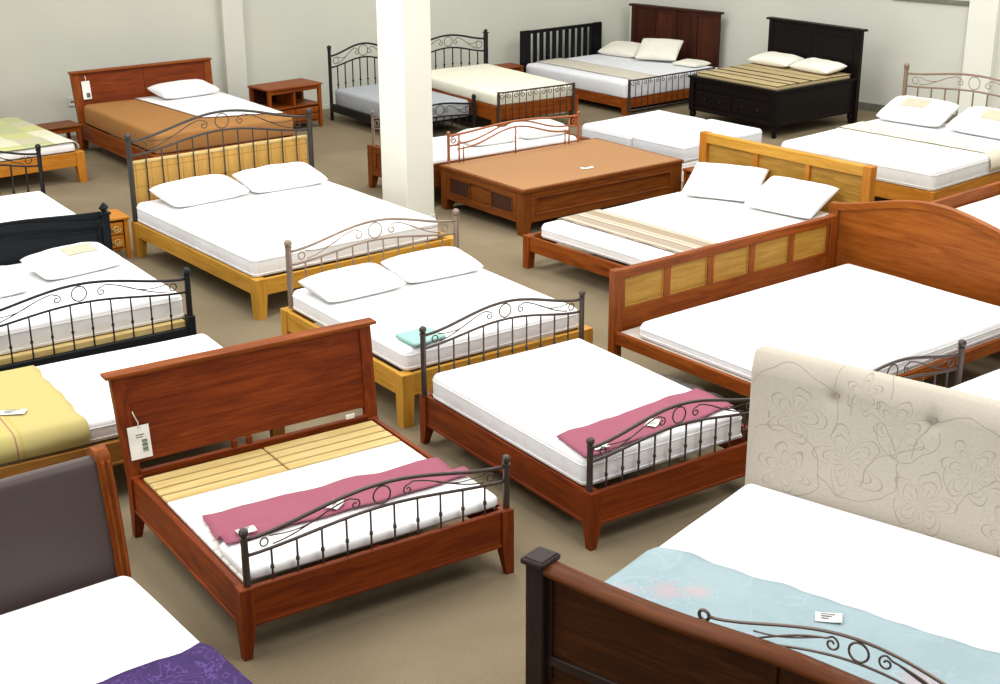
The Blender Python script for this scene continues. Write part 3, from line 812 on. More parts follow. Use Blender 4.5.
iron(r, 'iron_footboard', -.845, .845, -.835, .32, .735, 10, .115, .105, .075, M['black_iron'], zbar=.32, endz=.02, pr=.024, finial='ball')
mattress(G, -.80, .84, -.755, .825, .378, .58, M['white'], 'white mattress on the black bed with iron foot panel', .05, 21)
pillow(G, .36, .34, .58, 'white pillow with beige print on the black bed', .72, .46, .16, 8, 7, seed=6, patch=.08)
pillow(G, -.46, .12, .58, 'plain white pillow cut by the left photo edge on the black bed', .72, .46, .16, 3, 7, seed=7)

# ================================================================== H : bed behind the black one
hr = Vector((-4.58, 14.03)); ang = R(34)
H = Bed((hr.x-.75*cos(ang)+.85*sin(ang), hr.y-.75*sin(ang)-.85*cos(ang)), 34, 1.5, 1.7)
r = H.root('iron_bed', 'low bed with black iron headboard behind the black wooden headboard')
frame(r, 1.5, 1.7, .36, .15, 'black', .07, .06, bead=False)
iron(r, 'iron_headboard', -.72, .72, .80, .35, .94, 9, .12, .12, .1, M['black_iron'], zbar=.36, endz=.03, pr=.022, br=.009)
mattress(H, -.70, .70, -.82, .76, .363, .56, M['white'], 'white mattress in front of the black iron headboard on the far left', .06, 23, False)

# ================================================================== I : green patchwork bed
ir = Vector((-4.874, 16.53)); ang = R(38)
I_ = Bed((ir.x-.85*cos(ang)-1.05*sin(ang), ir.y-.85*sin(ang)+1.05*cos(ang)), 38, 1.7, 2.1)
r = I_.root('honey_bed', 'honey wood bed with green patchwork cover at the left edge')
frame(r, 1.7, 2.1, .368, .17, 'honey', .1, .08, bead=False)
o = MB().box(-.80, .60, 1.01, 1.05, .37, .88, .006).build('headboard_panel', plain('rose_padded_headboard', (196, 130, 124), .7), r); o['label'] = 'rose padded headboard'
mattress(I_, -.80, .78, -.99, .98, .371, .47, M['white'], 'mattress under the green patchwork cover at the left edge', .04, 25, False)
cloth(I_, [(-.835, .385), (-.825, .44), (-.80, .477), (.78, .477), (.803, .44), (.81, .385)], -1.0, .95, M['green'], 'coverlet', 'green and cream patchwork coverlet on the honey wood bed', 'coverlet', amp=.005, seed=9, ny=24)

# ================================================================== J : low side table
t = thing_at('side_table', (-5.63, 17.98, 0), R(40), 'low brown wooden side table between patchwork bed and tan bed', 'table')
MB().box(-.27, .27, -.2, .2, .36, .385, .006).build('table_top', wood('brown', 'x'), t)
m = MB(); m.box(-.24, .24, -.18, -.16, .3, .36); m.box(-.24, .24, .16, .18, .3, .36); m.box(-.24, -.22, -.16, .16, .3, .36); m.box(.22, .24, -.16, .16, .3, .36); m.build('apron', wood('cherry', 'x'), t)
for sx in (-1, 1):
    for sy in (-1, 1): MB().leg(sx*.22, sy*.16, 0, .3, .36, .045, .03, sx, sy).build('leg', wood('cherry', 'z'), t)

# ================================================================== K : tan bed
K = Bed((-3.96, 17.908), 36, 1.9, 2.45); zt = .34
r = K.root('wooden_bed', 'cherry wooden bed with tan fitted sheet and plank headboard against left wall')
frame(r, K.W, K.L, zt, .2, 'cherry', .09, .07)
hz = .96; lean = .1; yh = K.L/2-.05
def ly2(z): return yh+lean*max(0, (z-.3)/(hz-.3))
for s in (-1, 1):
    mb = MB(); xo = s*(K.W/2-.045)
    def q(z, dx): return [(xo+dx-.05, ly2(z)-.02, z), (xo+dx+.05, ly2(z)-.02, z), (xo+dx+.05, ly2(z)+.03, z), (xo+dx-.05, ly2(z)+.03, z)]
    mb.hexa(q(zt-.01, 0), q(hz, s*.02)); mb.build('headboard_post', wood('cherry', 'z'), r)
mb = MB()
for i in range(4):
    for h0, h1 in ((-K.W/2+.065, -.003), (.003, K.W/2-.065)):
        a = .42+(hz-.42)*i/4; b = .42+(hz-.42)*(i+1)/4-.003
        mb.hexa([(h0, ly2(a)-.008, a), (h1, ly2(a)-.008, a), (h1, ly2(a)+.018, a), (h0, ly2(a)+.018, a)], [(h0, ly2(b)-.008, b), (h1, ly2(b)-.008, b), (h1, ly2(b)+.018, b), (h0, ly2(b)+.018, b)])
mb.build('headboard_panel', wood('redcherry', 'x'), r)
MB().box(-K.W/2-.035, K.W/2+.035, ly2(hz)-.05, ly2(hz)+.055, hz, hz+.025, .006, 2).build('headboard_cap', wood('cherry', 'x'), r)
mattress(K, -.90, .92, -1.17, 1.15, .343, .58, M['tansheet'], 'mattress in a tan fitted sheet on the cherry bed by the left wall', .05, 27, False)
flat_cloth(K, [(-.05, -.62), (.89, -.95), (.89, 1.1), (-.2, 1.1)], .586, M['white'], 'sheet', 'white sheet covering right half of the tan mattress', 'sheet', seed=12, amp=.004, th=.004)
pillow(K, .38, .86, .604, 'white pillow on the tan bed by the left wall', .84, .5, .16, 4, 6, seed=8)
t = thing_at('hang_tag', K.w(-.80, ly2(.76)-.03, .76), K.psi, 'white hang tag on the cherry headboard against left wall', 'tag', 'hang tags on headboards')
t.rotation_euler = (-math.atan(lean/(hz-.3)), 0, K.psi)
MB().box(-.055, .055, -.001, .001, -.13, .1, .0005).build('card', M['paper'], t)
MB().tube([(0, -.002, .09), (.01, -.004, .13), (0, -.002, .17)], .005, 6).build('string', M['string'], t, True)
MB().box(-.01, .04, -.003, -.001, -.11, -.05, 0).build('printed_block', M['ink'], t)

# ================================================================== nightstands
def nightstand(name, loc, rz, w, d, h, tone, label, drawers=1, open_top=False, carve=False):
    t = thing_at(name, (loc[0], loc[1], 0), rz, label, 'nightstand')
    MB().box(-w/2-.015, w/2+.015, -d/2-.015, d/2+.015, h-.025, h, .005).build('top', wood(tone, 'x'), t)
    for sx in (-1, 1):
        for sy in (-1, 1): MB().leg(sx*(w/2-.022), sy*(d/2-.022), 0, .06, h-.025, .044, .034, sx, sy).build('leg', wood(tone, 'z'), t)
    zb = .09; zs = h*.55 if open_top else h-.03
    for s in (-1, 1):
        MB().box(min(s*(w/2-.01), s*(w/2-.03)), max(s*(w/2-.01), s*(w/2-.03)), -d/2+.03, d/2-.03, zb, zs, .002).build('side_panel', wood(tone, 'z'), t)
    MB().box(-w/2+.03, w/2-.03, d/2-.03, d/2-.015, zb, h-.03 if not open_top else zs, .002).build('back_panel', wood(tone, 'x'), t)
    MB().box(-w/2+.02, w/2-.02, -d/2+.02, d/2-.02, zb, zb+.02, .002).build('bottom_shelf', wood(tone, 'x'), t)
    if open_top:
        MB().box(-w/2+.02, w/2-.02, -d/2+.01, d/2-.02, zs-.02, zs, .002).build('shelf', wood(tone, 'x'), t)
        MB().box(-w/2+.03, w/2-.03, d/2-.03, d/2-.015, zs, h-.03, .002).build('niche_back', wood('darkbrown', 'x'), t)
        MB().box(-w/2+.04, w/2-.04, -d/2+.008, -d/2+.03, h-.08, h-.025, .003).build('top_rail', wood(tone, 'x'), t)
        MB().box(-.012, .012, -d/2+.02, d/2-.03, zs, h-.03, .002).build('divider', wood(tone, 'z'), t)
        zs -= .02
    cols = 2 if open_top else 1
    rows = drawers
    for i in range(rows):
        for c in range(cols):
            x0 = -w/2+.05+(w-.1)/cols*c; x1 = x0+(w-.1)/cols-.008
            z0 = zb+.03+(zs-zb-.04)/rows*i; z1 = z0+(zs-zb-.04)/rows-.01
            dr = MB().box(x0, x1, -d/2, -d/2+.03, z0, z1, .005).build('drawer', wood(tone, 'x'), t)
            if carve:
                m = MB(); m.tube([(a, -d/2-.004, b) for a, b in spiral((x0+x1)/2-.05, (z0+z1)/2, min(.04, (z1-z0)*.38), 1.4, pi, 1)], .006, 6)
                m.tube([(a, -d/2-.004, b) for a, b in spiral((x0+x1)/2+.05, (z0+z1)/2, min(.04, (z1-z0)*.38), 1.4, 0, -1)], .006, 6)
                m.build('carving', wood('pine' if tone == 'honey' else 'brown', 'x'), dr, True)
            MB().lathe(0, 0, [(.006, 0), (.006, .012), (.014, .018), (.012, .026), (.002, .03)], 10).build('knob', M['brass'], dr, 40, ((x0+x1)/2, -d/2+.002, (z0+z1)/2)).rotation_euler = (R(90), 0, 0)
    return t
nightstand('nightstand', (-2.93, 19.58), R(42), .86, .48, .61, 'cherry', 'wide cherry nightstand with open shelf over drawers by left wall', 2, True)
nightstand('nightstand', (-3.83, 13.44), R(35), .34, .32, .42, 'honey', 'small honey wood nightstand with carved drawer beside the black headboard', 2, False, True)
nightstand('nightstand', (2.29, 15.24), R(-53), .40, .38, .42, 'cherry', 'small cherry nightstand with carved drawers beside the oak panel headboard', 2, False, True)
nightstand('nightstand', (.13, 21.98), R(33), .36, .34, .46, 'cherry', 'cherry nightstand between cream bed and white bed at the far wall', 1)

# ================================================================== M and N : twin iron beds at the far wall
Mm = Bed((-1.337, 19.674), 36, 1.2, 2.0)
r = Mm.root('iron_bed', 'black iron bed with grey mattress behind the column')
iron(r, 'iron_headboard', -.57, .53, .97, 0, .98, 8, .13, .16, .1, M['black_iron'], zbar=.3, endz=.08, pr=.024, br=.01, rr=.014)
iron(r, 'iron_footboard', -.57, .53, -.97, 0, .46, 8, .05, .15, .03, M['black_iron'], zbar=.15, endz=.05, pr=.024, br=.009, rr=.013)
for s in (-1, 1): MB().box(s*.55-.02-.02, s*.55-.02+.02, -.96, .96, .13, .24, .004).build('side_rail', M['black_iron'], r)
m = MB()
for i in range(12): m.box(-.57, .53, -.9+i*.155, -.83+i*.155, .2, .225, .003)
m.build('slat_base', wood('black', 'x'), r)
mattress(Mm, -.54, .50, -.93, .94, .228, .45, M['greysheet'], 'grey mattress on the black iron bed behind the column', .05, 31, False)

Nn = Bed((-.118, 20.208), 34, 1.38, 2.3)
r = Nn.root('cream_bed', 'cherry framed bed with cream sheet, black iron headboard and square iron foot panel')
frame(r, 1.38, 2.3, .42, .2, 'cherry', .1, .09, bead=False)
iron(r, 'iron_headboard', -.66, .66, 1.11, .42, 1.02, 8, .1, .18, .1, M['black_iron'], zbar=.45, endz=.08, pr=.026, br=.01, rr=.014, finial='square')
iron_square(r, 'iron_footboard', -.655, .585, -1.175, .19, .60, 10, M['dark_iron'], .1)
mattress(Nn, -.66, .65, -1.12, 1.06, .423, .585, M['cream'], 'mattress in a cream sheet on the bed with square iron foot panel', .05, 33, False)

# ================================================================== P : white bed at the far corner
P_ = Bed((1.854, 21.837), 39, 1.95, 2.3)
r = P_.root('white_bed', 'wide cherry framed white bed with black slatted headboard in the far corner')
frame(r, 1.95, 2.3, .24, .14, 'cherry', .1, .09, bead=False, base_z=.237)
iron_square(r, 'iron_footboard', -.945, .80, -1.175, .06, .5, 13, M['dark_iron'], .09)
p = MB().box(-1.0, .675, 1.155, 1.195, .90, .95, .004).build('slatted_headboard', wood('black', 'x'), r)
MB().box(-1.0, .675, 1.155, 1.195, .30, .38, .004).build('lower_rail', wood('black', 'x'), p)
for s0, s1 in ((-1.0, -.815), (.515, .675)): MB().box(s0, s1, 1.15, 1.2, 0, .955, .004).build('headboard_post', wood('black', 'z'), p)
for i in range(10):
    x = -.745+i*.131; MB().box(x, x+.068, 1.16, 1.19, .38, .90, .003).build('slat', wood('black', 'z'), p)
mattress(P_, -.96, 1.04, -1.13, 1.13, .242, .47, M['bluewhite'], 'white mattress on the wide bed in the far corner', .06, 35, False)
cloth(P_, [(-.75, .477), (-.5, .477), (-.25, .477)], -1.1, 1.1, M['runner'], 'runner', 'cream runner along left half of the white bed in the far corner', 'runner', amp=.003, seed=15, ny=26, th=.004)
# free standing dark headboard at its right side
t = thing_at('headboard', (2.76, 22.72, 0), R(-42.6), 'dark brown panelled headboard standing behind the white bed with three pillows', 'headboard')
for i in range(4):
    x0 = -.80+i*.4
    MB().box(x0+.04, x0+.36, .0, .02, .3, 1.16, .004).build('panel', wood('panelbrown' if i % 2 else 'darkbrown', 'z'), t)
for i in range(5): MB().box(-.84+i*.4, -.76+i*.4, -.02, .04, 0 if i in (0, 4) else .25, 1.19, .004).build('stile', wood('darkbrown', 'z'), t)
MB().box(-.88, .88, -.045, .06, 1.19, 1.225, .008, 2).build('cap', wood('darkbrown', 'x'), t)
MB().box(-.76, .76, -.01, .03, 1.12, 1.19, .003).build('top_rail', wood('darkbrown', 'x'), t)
MB().box(-.76, .76, -.01, .03, .22, .32, .003).build('bottom_rail', wood('darkbrown', 'x'), t)
pillow(P_, .72, .68, .474, 'white pillow leaning at the far left of the dark panelled headboard', .76, .46, .15, -82, 14, mat=M['ivory'], seed=21)
pillow(P_, .78, -.04, .50, 'white pillow tilted up on its corner before the dark panelled headboard', .68, .5, .14, -62, 30, mat=M['ivory'], seed=22)
pillow(P_, .82, -.70, .474, 'white pillow lying flat under the tilted pillow before the dark headboard', .46, .4, .09, -84, 0, mat=M['ivory'], seed=23)

# ================================================================== Q : black storage bed
Q = Bed((3.806, 19.835), -52.1, 1.6, 1.66); zt = .63
r = Q.root('storage_bed', 'tall black storage bed with drawers and striped cover')
for s in (-1, 1):
    for sy in (-1, 1):
        x, y = s*.755, sy*.78; m = MB()
        m.leg(x, y, .16, .2, zt, .09, .085)
        m.lathe(x, y, [(.022, 0), (.035, .02), (.03, .05), (.05, .1), (.042, .14), (.058, .165)], 12)
        m.build('leg', wood('ebony', 'z'), r, 40)
for s in (-1, 1):
    m = MB().box(min(s*.79, s*.75), max(s*.79, s*.75), -.74, .74, .16, zt, .004)
    m.box(min(s*.80, s*.75), max(s*.80, s*.75), -.74, .74, .16, .2, .006); m.box(min(s*.80, s*.75), max(s*.80, s*.75), -.74, .74, zt-.05, zt, .006)
    m.build('side_panel', wood('ebony', 'y'), r)
MB().box(-.71, .71, .76, .8, .16, zt, .004).build('head_panel', wood('ebony', 'x'), r)
m = MB().box(-.71, .71, -.80, -.76, .16, zt, .004); m.box(-.71, .71, -.82, -.78, .17, .21, .006); m.box(-.71, .71, -.82, -.78, zt-.06, zt, .006)
fp = m.build('foot_panel', wood('ebony', 'x'), r)
for i in range(2):
    x0 = -.69+i*.70; d = MB().box(x0, x0+.68, -.815, -.795, .25, .44, .008, 2).build('drawer', wood('ebony', 'x'), r)
    for xx in (x0+.2, x0+.48): MB().lathe(0, 0, [(.008, 0), (.008, .012), (.02, .018), (.016, .03), (.002, .034)], 10).build('knob', M['black_iron'], d, 40, (xx, -.813, .345)).rotation_euler = (R(90), 0, 0)
    MB().box(x0, x0+.68, -.812, -.795, .47, .55, .006).build('upper_drawer', wood('ebony', 'x'), r)
m = MB()
for z0, z1 in ((zt-.02, zt+.012),):
    for (a, b, c, d_) in ((-.82, .82, -.84, -.78), (-.82, -.76, -.78, .8), (.76, .82, -.78, .8)): m.box(a, b, c, d_, z0, z1, .006)
m.build('top_frame', wood('ebony', 'x'), r)
MB().box(-.75, .75, -.75, .76, zt-.06, zt-.02, .002).build('slat_base', wood('pine', 'x'), r)
m = MB().box(-.76, .76, .79, .83, .5, 1.26, .004); m.box(-.71, -.02, .782, .795, .7, 1.16, .006); m.box(.02, .71, .782, .795, .7, 1.16, .006); m.build('headboard_panel', wood('ebony', 'x'), r)
for s in (-1, 1): MB().box(s*.79-.04, s*.79+.04, .78, .85, .0, 1.27, .005).build('headboard_post', wood('ebony', 'z'), r)
MB().box(-.87, .87, .76, .88, 1.27, 1.30, .008, 2).build('headboard_cap', wood('ebony', 'x'), r)
mattress(Q, -.745, .745, -.765, .755, zt+.002, zt+.045, M['coverbeige'], 'mattress under the striped cover of the black storage bed', .02, 37, False)
flat_cloth(Q, [(-.745, -.765), (.745, -.765), (.745, .74), (-.745, .74)], zt+.048, M['zebra'], 'coverlet', 'brown and beige striped coverlet on the black storage bed', 'coverlet', 26, 22, .006, 17, .006, .012)
pillow(Q, -.42, .51, zt+.066, 'ivory pillow on the left of the black storage bed', .74, .42, .14, 2, 8, mat=M['ivory'], seed=25)
pillow(Q, .34, .52, zt+.066, 'ivory pillow on the right of the black storage bed', .74, .42, .14, -4, 8, mat=M['ivory'], seed=26)

# ================================================================== T : mattress stack
ta = R(40)
T = Bed((2.146+.71*cos(ta)-.88*sin(ta), 16.335+.71*sin(ta)+.88*cos(ta)), 40, 1.42, 1.76)
mattress(T, -.70, .70, -.87, .87, 0.0, .235, M['white'], 'white divan base on the floor under two mattresses', .03, 41, True, 'divan_base')
mattress(T, -.71, .70, .0, .88, .238, .435, M['bluewhite'], 'left one of two white mattresses laid on the divan base', .06, 42, True, dent=.01)
mattress(T, -.71, .71, -.88, -.02, .238, .45, M['bluewhite'], 'right one of two white mattresses laid on the divan base', .05, 43, True)

# ================================================================== Cu : bed with brown panelled foot, head to the right
Cu = Bed((-.224, 16.405), -54, 1.2, 2.35)
r = Cu.root('panel_bed', 'brown wooden bed half behind the column with grey iron foot rail')
for sx in (-1, 1):
    for sy in (-1, 1): MB().leg(sx*.555, sy*1.12, 0, .15, .50 if sy < 0 else .48, .09, .065, sx, sy).build('leg', wood('brown', 'z'), r)
m = MB().box(-.51, .51, -1.14, -1.11, .17, .49, .004); 
for (a, b, c, d_) in ((-.51, .51, .42, .50), (-.51, .51, .16, .25), (-.51, -.43, .25, .42), (.43, .51, .25, .42)): m.box(a, b, -1.16, -1.12, c, d_, .006)
m.build('foot_panel', wood('brown', 'x'), r)
for s in (-1, 1): MB().box(min(s*.59, s*.555), max(s*.59, s*.555), -1.08, 1.08, .22, .47, .005).build('side_rail', wood('brown', 'y'), r)
MB().box(-.51, .51, 1.12, 1.16, .22, .48, .005).build('head_rail', wood('brown', 'x'), r)
MB().box(-.55, .55, -1.09, 1.09, .34, .37, .003).build('slat_base', wood('pine', 'x'), r)
iron(r, 'iron_footboard', -.53, .53, -1.12, .48, .84, 6, .1, .12, .07, M['pewter'], zbar=.5, endz=.02, pr=.018)
mattress(Cu, -.505, .505, -1.06, 1.07, .372, .50, M['white'], 'white mattress behind the copper headrail of the platform bed', .05, 45, False)
pillow(Cu, .10, .02, .50, 'white pillow seen through the left part of the copper headrail', .64, .5, .17, 84, 0, seed=31)
pillow(Cu, .14, .72, .50, 'white pillow seen through the right part of the copper headrail', .66, .5, .19, 88, 0, seed=32)

# ================================================================== U : oak panel headboard, striped runner
U = Bed((.22+1.03*cos(R(-50))+1.265*cos(R(40)), 13.03+1.03*sin(R(-50))+1.265*sin(R(40))), -50, 2.06, 2.53); zt = .32
r = U.root('oak_headboard_bed', 'cherry bed with three panel oak headboard and striped runner')
frame(r, U.W, U.L, zt, .15, 'cherry', .085, .075, legs=(1, 0, 1, 0), head=True, bead=False, )
hz = .955; W2 = U.W/2
for s in (-1, 1): MB().box(s*(W2-.005)-.05, s*(W2-.005)+.05, 1.20, 1.29, 0, hz+.005, .005).build('headboard_post', wood('honey', 'z'), r)
MB().box(-W2+.045, W2-.045, 1.205, 1.285, hz-.10, hz, .005).build('headboard_top_rail', wood('oak', 'x'), r)
MB().box(-W2+.045, W2-.045, 1.215, 1.275, .33, .42, .004).build('headboard_lower_rail', wood('oak', 'x'), r)
w = (U.W-.10)/3
for i in range(3):
    x0 = -W2+.045+w*i; MB().box(x0+.01, x0+w-.01, 1.245, 1.265, .4, hz-.09, .003).build('headboard_panel', wood('oakpanel', 'x'), r)
for i in (1, 2): x = -W2+.045+w*i; MB().box(x-.028, x+.028, 1.22, 1.275, .41, hz-.095, .004).build('headboard_stile', wood('honey', 'z'), r)
mattress(U, -.86, .86, -1.205, 1.16, .323, .46, M['white'], 'white mattress with striped runner, before the oak panel headboard', .05, 47)
cloth(U, [(-.89, .35), (-.883, .42), (-.855, .467), (.855, .467), (.883, .42), (.89, .335)], -.98, -.48, M['stripe'], 'runner', 'brown striped runner across the bed with oak panel headboard', 'runner', amp=.003, seed=19, edge=.01)
pillow(U, -.40, .86, .47, 'left white pillow leaning on the oak panel headboard', .78, .54, .15, 24, 24, seed=33)
pillow(U, .40, .90, .47, 'right white pillow leaning on the oak panel headboard', .78, .54, .15, 6, 22, seed=34)

# ================================================================== R : panelled cherry bed
Rb = Bed((2.376, 9.95), 38.1, 2.49, 1.95); zt = .40
r = Rb.root('panelled_bed', 'wide cherry bed whose headboard has five framed oak panels')
zt = .47
frame(r, Rb.W, Rb.L, zt, .10, 'cherry', .075, .06, legs=(1, 0, 1, 0), bead=False, base_z=False)
MB().box(-1.2, 1.2, -.93, .88, .44, .468, .004).build('plywood_base', M['ply'], r)
hz = .935; W2 = Rb.W/2; yh = Rb.L/2-.04
for s in (-1, 1): MB().box(s*(W2-.04)-.04, s*(W2-.04)+.04, yh-.035, yh+.035, 0, hz, .005).build('headboard_post', wood('cherry', 'z'), r)
MB().box(-W2+.08, W2-.08, yh-.022, yh+.022, .36, .63, .003).build('headboard_board', wood('cherry', 'x'), r)
MB().box(-W2+.08, W2-.08, yh-.028, yh+.028, hz-.075, hz-.004, .004).build('headboard_top_rail', wood('cherry', 'x'), r)
w = (Rb.W-.16)/5
for i in range(5):
    x0 = -W2+.08+w*i
    q = MB().box(x0+.03, x0+w-.03, yh-.006, yh+.01, .62, hz-.07, .003).build('headboard_panel', wood('oakpanel', 'x'), r)
    m = MB(); a, b = x0+.045, x0+w-.045
    for (p0, p1, q0, q1) in ((a-.012, b+.012, .63, .642), (a-.012, b+.012, hz-.088, hz-.076), (a-.012, a, .642, hz-.088), (b, b+.012, .642, hz-.088)): m.box(p0, p1, yh-.014, yh-.005, q0, q1, .002)
    m.build('moulding', wood('oakpanel', 'x'), q)
for i in range(6):
    x = -W2+.08+w*i; MB().box(max(x-.035, -W2+.08), min(x+.035, W2-.08), yh-.022, yh+.022, .63, hz-.075, .003).build('headboard_stile', wood('cherry', 'z'), r)
mattress(Rb, -1.19, 1.17, -.93, .71, .473, .595, M['white'], 'wide white mattress in front of the five panel headboard', .05, 49)
# roll on the floor below
m = MB(); prof = []
m.tube([(0, -.34+.68*i/10, .08+.003*sin(i*1.7)) for i in range(11)], [.06]+[.074+.006*sin(i*2.3) for i in range(9)]+[.06], 12)
o = m.build('plastic_roll', M['plastic'], None, True, Rb.w(-.98, .36, 0), Rb.psi); tag(o, 'plastic wrapped roll lying on the carpet under the five panel bed', 'roll')
m = MB(); m.tube([(0, .335, .075), (0, .36, .075), (0, .375, .078)], [.02, .03, .012], 8); m.build('twisted_end', M['plastic'], o, True)

# ================================================================== Y : bed with arched headboard seen from behind
ya = R(-49); y0 = Vector((2.79, 11.57))
Y = Bed((y0.x+.93*cos(ya)+1.38*cos(R(41)), y0.y+.93*sin(ya)+1.38*sin(R(41))), -49, 1.92, 2.76)
r = Y.root('arched_bed', 'cherry bed seen from behind its tall arched headboard at right')
N = 28; e = .96
def arch(t): return 1.0+.17*bump_s(t, .8)
yb = -Y.L/2
out = [(-e+.06, .25), (e-.06, .25)] + [(e-.06-(2*e-.12)*i/N, arch(i/N)-.02) for i in range(N+1)]
MB().prism(out, 'y', yb-.0, yb+.03).build('arched_panel', wood('arch', 'x'), r, 30)
m = MB()
for i in range(N):
    a, b = i/N, (i+1)/N; xa, xb = -e+2*e*a, -e+2*e*b
    m.hexa([(xa, yb-.022, arch(a)-.055), (xb, yb-.022, arch(b)-.055), (xb, yb+.045, arch(b)-.055), (xa, yb+.045, arch(a)-.055)], [(xa, yb-.022, arch(a)), (xb, yb-.022, arch(b)), (xb, yb+.045, arch(b)), (xa, yb+.045, arch(a))])
m.build('arched_cap', wood('arch', 'x'), r, 30)
for s in (-1, 1): MB().box(s*(e-.045)-.045, s*(e-.045)+.045, yb-.02, yb+.045, 0, .995, .005).build('headboard_post', wood('arch', 'z'), r)
for s in (-1, 1): MB().box(min(s*.95, s*.90), max(s*.95, s*.90), yb+.05, 1.35, .34, .75, .005).build('side_board', wood('cherry', 'y'), r)
for s in (-1, 1): MB().leg(s*.91, 1.33, 0, .3, .75, .08, .07).build('leg', wood('cherry', 'z'), r)
MB().box(-.89, .89, 1.31, 1.36, .3, .6, .005).build('foot_rail', wood('cherry', 'x'), r)
MB().box(-.89, .89, yb+.06, 1.30, .3, .33, .003).build('slat_base', wood('pine', 'x'), r)
mattress(Y, -.88, .88, yb+.08, 1.29, .332, .66, M['cream'], 'pale mattress behind the tall arched headboard at the right edge', .05, 51, False)

# ================================================================== W : white bed at the right with copper iron headboard
Wb = Bed((4.605+.15*cos(R(42)), 15.849+.15*sin(R(42))), -48, 2.0, 2.4); zt = .36
r = Wb.root('honey_bed', 'honey wood bed at right with copper iron headboard and white bedding')
frame(r, 2.0, 2.4, zt, .17, 'honey', .1, .08, bead=False)
iron(r, 'iron_headboard', -.92, .92, 1.14, .36, 1.14, 9, .085, .15, .05, M['greycopper'], zbar=.5, endz=.05, pr=.026, br=.011, rr=.013, knuckle=False)
mattress(Wb, -1.0, .985, -1.19, 1.09, .363, .59, M['white'], 'white mattress on the honey bed with copper iron headboard', .06, 53)
pillow(Wb, -.50, .80, .60, 'left white pillow with beige print under the copper headboard', .86, .52, .20, 4, 18, seed=36, patch=-.02)
pillow(Wb, .44, .80, .60, 'right white pillow with beige print cut by the photo edge', .86, .52, .20, -3, 18, seed=37, patch=.1)
cloth(Wb, [(-1.03, .45), (-1.022, .52), (-.985, .60), (.97, .60), (1.007, .52), (1.015, .40)], -.12, .32, M['beige'], 'runner', 'beige runner hanging over the side of the bed with copper headboard', 'runner', amp=.004, seed=21, edge=.02)

# ================================================================== Sb : iron headed bed behind the beige headboard
sp = Vector((3.03, 8.80)); sa = R(38)
Sb = Bed((sp.x-.45*cos(sa)+.92*sin(sa), sp.y-.45*sin(sa)-.92*cos(sa)), 38, 2.2, 1.9)
r = Sb.root('iron_bed', 'bed with dark bronze iron headboard half hidden behind the beige headboard')
frame(r, 2.0, 1.9, .34, .16, 'redcherry', .08, .05)
iron(r, 'iron_headboard', -1.0, .45, .91, .335, .735, 10, .11, .1, .075, M['dark_iron'], zbar=.38, endz=.03, pr=.021)
mattress(Sb, -.9, .97, -.85, .86, .343, .54, M['white'], 'white mattress at the right edge beside the bronze iron post', .05, 55)

# ================================================================== Z : upholstered bed in the foreground
Z = Bed((1.525, 5.827), -38, 1.75, 1.85)
r = Z.root('upholstered_bed', 'bed with beige floral tufted headboard and curved brown footboard in the foreground')
tufts = [(-.47, 1.19), (.06, 1.19), (.59, 1.19), (1.12, 1.19), (-.74, .93), (-.2, .93), (.33, .93), (.86, .93)]
x0, x1, yf, yb, ht = -.975, 1.40, .935, 1.08, 1.36
g = []
prof = [(yf+.01, .12), (yf, .3)] + [(yf, .3+.94*i/56) for i in range(1, 57)] + [(yf+.02, 1.29), (yf+.045, 1.33), (yf+.08, 1.355), (yf+.11, 1.35), (yb-.005, 1.32), (yb, 1.27), (yb, .7), (yb, .12)]
rd = .055; ends = [rd*(1-cos(pi/2*k/9)) for k in range(10)]
xs = [x0+e for e in ends]+[x0+rd+(x1-x0-2*rd)*k/180 for k in range(1, 180)]+[x1-e for e in ends[::-1]]
nx = len(xs)-1; yc = (yf+yb)/2
for x in xs:
    row = []
    ed = min(x-x0, x1-x); f = 1 if ed >= rd else math.sqrt(max(0, 1-((rd-ed)/rd)**2))
    for (y, z) in prof:
        zz = z-(1-f)*.05*max(0, (z-1.1)/.25)
        yy = y
        if y < yf+.05:
            for tx, tz in tufts[:4]:
                d = math.hypot(x-tx, z-tz); yy += .045*math.exp(-(d/.036)**2)+.012*math.exp(-(d/.10)**2)
        row.append((x, yc+(yy-yc)*max(f, .02), zz))
    g.append(row)
mb = MB().sheet(g)
mb.bm.verts.ensure_lookup_table(); npf = len(prof)
for i in range(nx): mb.bm.faces.new([mb.bm.verts[i*npf], mb.bm.verts[(i+1)*npf], mb.bm.verts[(i+1)*npf+npf-1], mb.bm.verts[i*npf+npf-1]])
hb = mb.build('headboard', M['upholstery'], r, 50)
for tx, tz in tufts[:4]:
    MB().lathe(0, 0, [(.001, -.004), (.014, 0), (.011, .006), (.001, .009)], 12).build('tuft_button', M['upholstery'], hb, True, (tx, yf+.052, tz)).rotation_euler = (R(90), 0, 0)
xl, xr = -.93, 1.36
for s, x in ((-1, xl+.04), (1, xr-.02)): MB().box(x-.02, x+.02, -.88, .93, .14, .355, .006).build('side_rail', wood('brown', 'y'), r)
MB().box(xl+.06, xr-.04, -.78, .92, .31, .36, .004).build('slat_base', wood('pine', 'x'), r)
mattress(Z, xl, xr, -.78, .925, .363, .605, M['white'], 'white mattress in front of the beige floral headboard', .06, 57)
